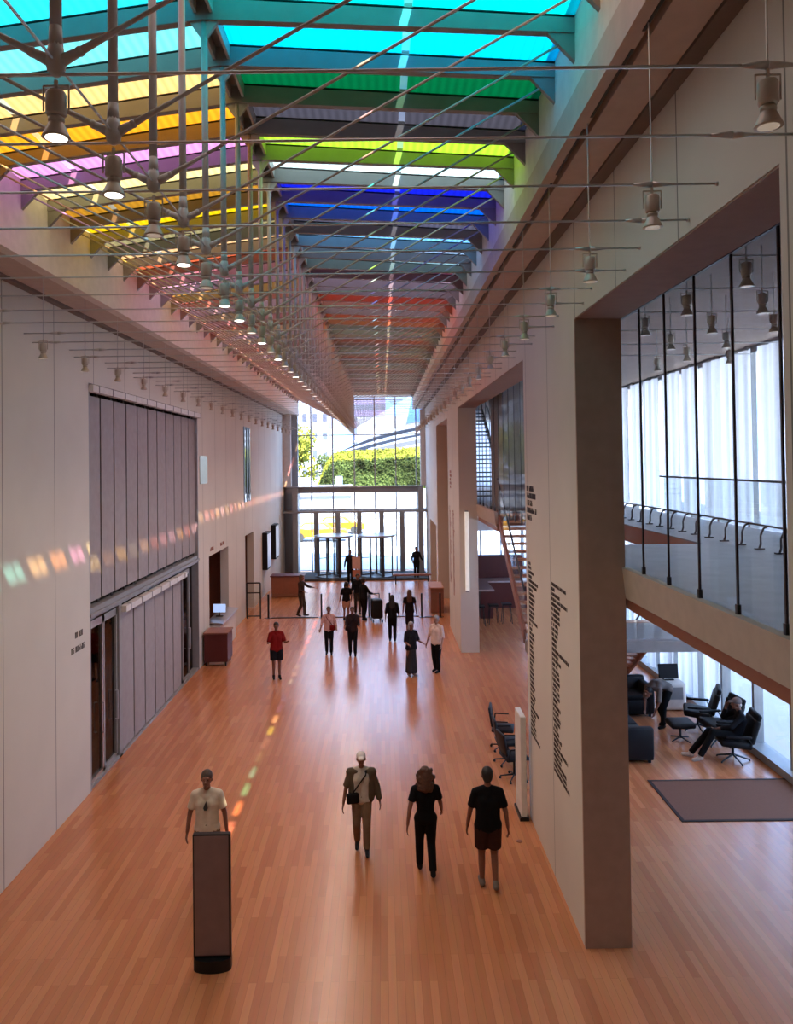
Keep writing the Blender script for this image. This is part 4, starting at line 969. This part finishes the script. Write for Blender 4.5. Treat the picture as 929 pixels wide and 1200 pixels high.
t = car('taxi', 'yellow taxi on the street, its full side in view', -5.3, 63.5, 'taxi'); MB().box(-.3, .3, -.15, .15, 1.47, 1.62).build('roof_sign', 'white', t)
MB().box(-1.1, -.35, -.925, -.90, .98, 1.3).box(-.25, .45, -.925, -.90, .98, 1.3).build('side_window', 'carwin', t)
car('taxi', 'yellow taxi ahead of the first one, partly behind a post', -4.0, 70, 'taxi')
def tree(label, x, y, h, r, n, m='leafg'):
    t = thing('tree', label, 'tree', (x, y, 0))
    MB().cone((0, 0, 0), (0, 0, h*.6), .3, .15, 8).cone((0, 0, h*.5), (r*.4, 0, h*.8), .14, .06, 6).cone((0, 0, h*.45), (-r*.4, .2, h*.75), .14, .06, 6).build('trunk', 'bark', t)
    b = MB()
    cl = [(random.uniform(-.6, .6)*r, random.uniform(-.6, .6)*r, h*.62+random.uniform(-.45, .75)*r, r*random.uniform(.35, .55)) for _ in range(14)]
    for i in range(n):
        cx, cy_, cz, cr_ = random.choice(cl); d = Vector((random.gauss(0, 1), random.gauss(0, 1), random.gauss(0, 1))).normalized()*cr_*random.uniform(.7, 1.1)
        p = Vector((cx, cy_, cz))+d; u = Vector((random.gauss(0, 1), random.gauss(0, 1), random.gauss(0, 1))).normalized(); v = u.orthogonal().normalized(); s = r*.07
        b.add([p-u*s, p+v*s*.6, p+u*s, p-v*s*.6], [(0, 1, 2, 3)])
    b.build('foliage', m, t)
tree('yellow green street tree left of the hedge', -12.5, 104, 11.5, 4.2, 5000, 'leafy')
tree('smaller green tree behind the low white wall', -8.0, 112, 8.5, 2.2, 2000, 'leafg')
# clipped hedge mound
t = thing('hedge', 'long clipped hedge mound with a yellow green sunlit top', 'hedge')
b = MB()
prof = [(0, 0), (0, 1.0)]
def hz(x):
    u = (x+8.3)/3.0; base = 6.9+ (x+8)*.045
    return base*(1-(1-min(1, max(0, u)))**2.2*.75)
core = MB(); xs = [-8.3+i*.6 for i in range(38)]
for xa, xb in zip(xs, xs[1:]):
    za, zb = hz(xa)-.3, hz(xb)-.3
    core.add([(xa, 93, 0), (xb, 93, 0), (xb, 93.3, zb*.93), (xa, 93.3, za*.93), (xa, 97, za+.9), (xb, 97, zb+.9), (xb, 99, 0), (xa, 99, 0)], [(0, 1, 2, 3), (3, 2, 5, 4), (4, 5, 6, 7)])
core.build('core', 'leafg', t)
bt, bs = MB(), MB()
for i in range(15000):
    x = random.uniform(-8.4, 13.6); z0 = hz(x); q = random.random()
    if q < .6: zz = random.uniform(0.3, z0*.95); p = Vector((x, 92.95+random.uniform(-.15, .2)+zz*.03, zz)); tgt = bs
    else: tt = random.random(); p = Vector((x, 93.2+tt*3.8, z0*.95+tt*1.15+random.uniform(-.2, .1))); tgt = bt
    u = Vector((random.gauss(0, 1), random.gauss(0, 1), random.gauss(0, 1))).normalized(); v = u.orthogonal().normalized(); s = .17
    tgt.add([p-u*s, p+v*s*.6, p+u*s, p-v*s*.6], [(0, 1, 2, 3)])
bs.build('side_foliage', 'leafg', t); bt.build('top_foliage', 'leafy', t)
# low white structures across the street
t = thing('kiosk_building', 'low white building with a dark strip across the street', 'building')
MB().box(-12.5, 14, 86, 88, 0, 3.3).box(-12.5, -3.4, 82, 88, 0, 3.9).box(-9.5, -8.2, 82.5, 87, 3.9, 4.8).box(-5.0, -4.4, 83, 86, 3.9, 4.9).build('wall', 'bldg', t); MB().box(-12.6, -3.3, 81.9, 82.0, 2.6, 2.9).build('band', 'bwin', t)
t = thing('banner_wall', 'white panel wall at the left across the street', 'wall'); MB().box(-12.5, -8.9, 80, 80.3, 0, 7.8).build('panel', 'bldg', t)
# white office building with punched windows
t = thing('office_building', 'tall white office building with small square windows', 'building', (-22, 190, 0))
MB().box(-24, 9, 0, 20, 0, 60).build('wall', 'bldg', t)
for i in range(12):
    for j in range(8):
        x = -20+i*2.5; z = 3+j*4.6
        if -12 < x < 9: MB().box(x, x+1.1, -.06, .1, z, z+2.0).build('window', 'bwin', t)
t = thing('office_tower', 'purple grey high rise tower in the distance', 'building', (-7, 330, 0))
MB().box(-5, 9, 0, 20, 0, 75).build('wall', pmat('tower_stone', (.17, .14, .24), .7), t)
for j in range(14): MB().box(-4.6, 8.6, -.1, .1, 4+j*5, 6.5+j*5).build('window_band', 'bwin', t)
# curved steel ribbons of the bandshell
t = thing('bandshell', 'silver pavilion with long curved steel ribbons behind the hedge', 'pavilion')
MB().prism([(-8, 0), (20, 0), (20, 14.2), (4, 12.2), (-4, 9.3), (-8, 7.5)], 'y', 119.5, 120).build('shade_sheet', pmat('ribbon_gap_shade', (.10, .105, .13), .7), t)  # dark sheet added to read as shade between the ribbons
MB().box(-4, 19, 127, 131, 0, 14).build('stage_house', 'ribbon', t)
for i, (xa, xb, za, zb, bow, yy) in enumerate([(-9.5, 16, 8.0, 13.5, 1.2, 118), (-6, 16, 8.2, 12.0, 1.0, 116), (-2, 16, 8.5, 10.8, .8, 114), (2, 16, 8.4, 9.8, .5, 112)]):
    b = MB(); n = 16
    for j in range(n):
        u0_, u1_ = j/n, (j+1)/n
        f = lambda u: (xa+(xb-xa)*u, za+(zb-za)*u+bow*math.sin(PI*u))
        (x0, z0), (x1, z1) = f(u0_), f(u1_); th0, th1 = .25+.7*u0_, .25+.7*u1_
        b.add([(x0, yy, z0-th0), (x1, yy, z1-th1), (x1, yy+1, z1), (x0, yy+1, z0), (x0, yy+1.4, z0-th0), (x1, yy+1.4, z1-th1)], [(0, 1, 2, 3), (3, 2, 5, 4), (0, 4, 5, 1)])
    b.build('ribbon', 'ribbon', t, True)
for i, pts in enumerate([[(1.5, 16.5), (9.5, 13.5), (14, 26), (4, 24), (0, 19)], [(8, 14), (16, 14.5), (17, 27), (10.5, 24)], [(4, 12.5), (9, 13.3), (9, 17.5), (5, 17)]]):
    b = MB(); b.prism(pts, 'y', 128-i*3, 129-i*3); b.build('sail', pmat('sail_steel_%s' % 'abc'[i], [(.22, .30, .46), (.36, .30, .30), (.06, .16, .40)][i], .6), t)
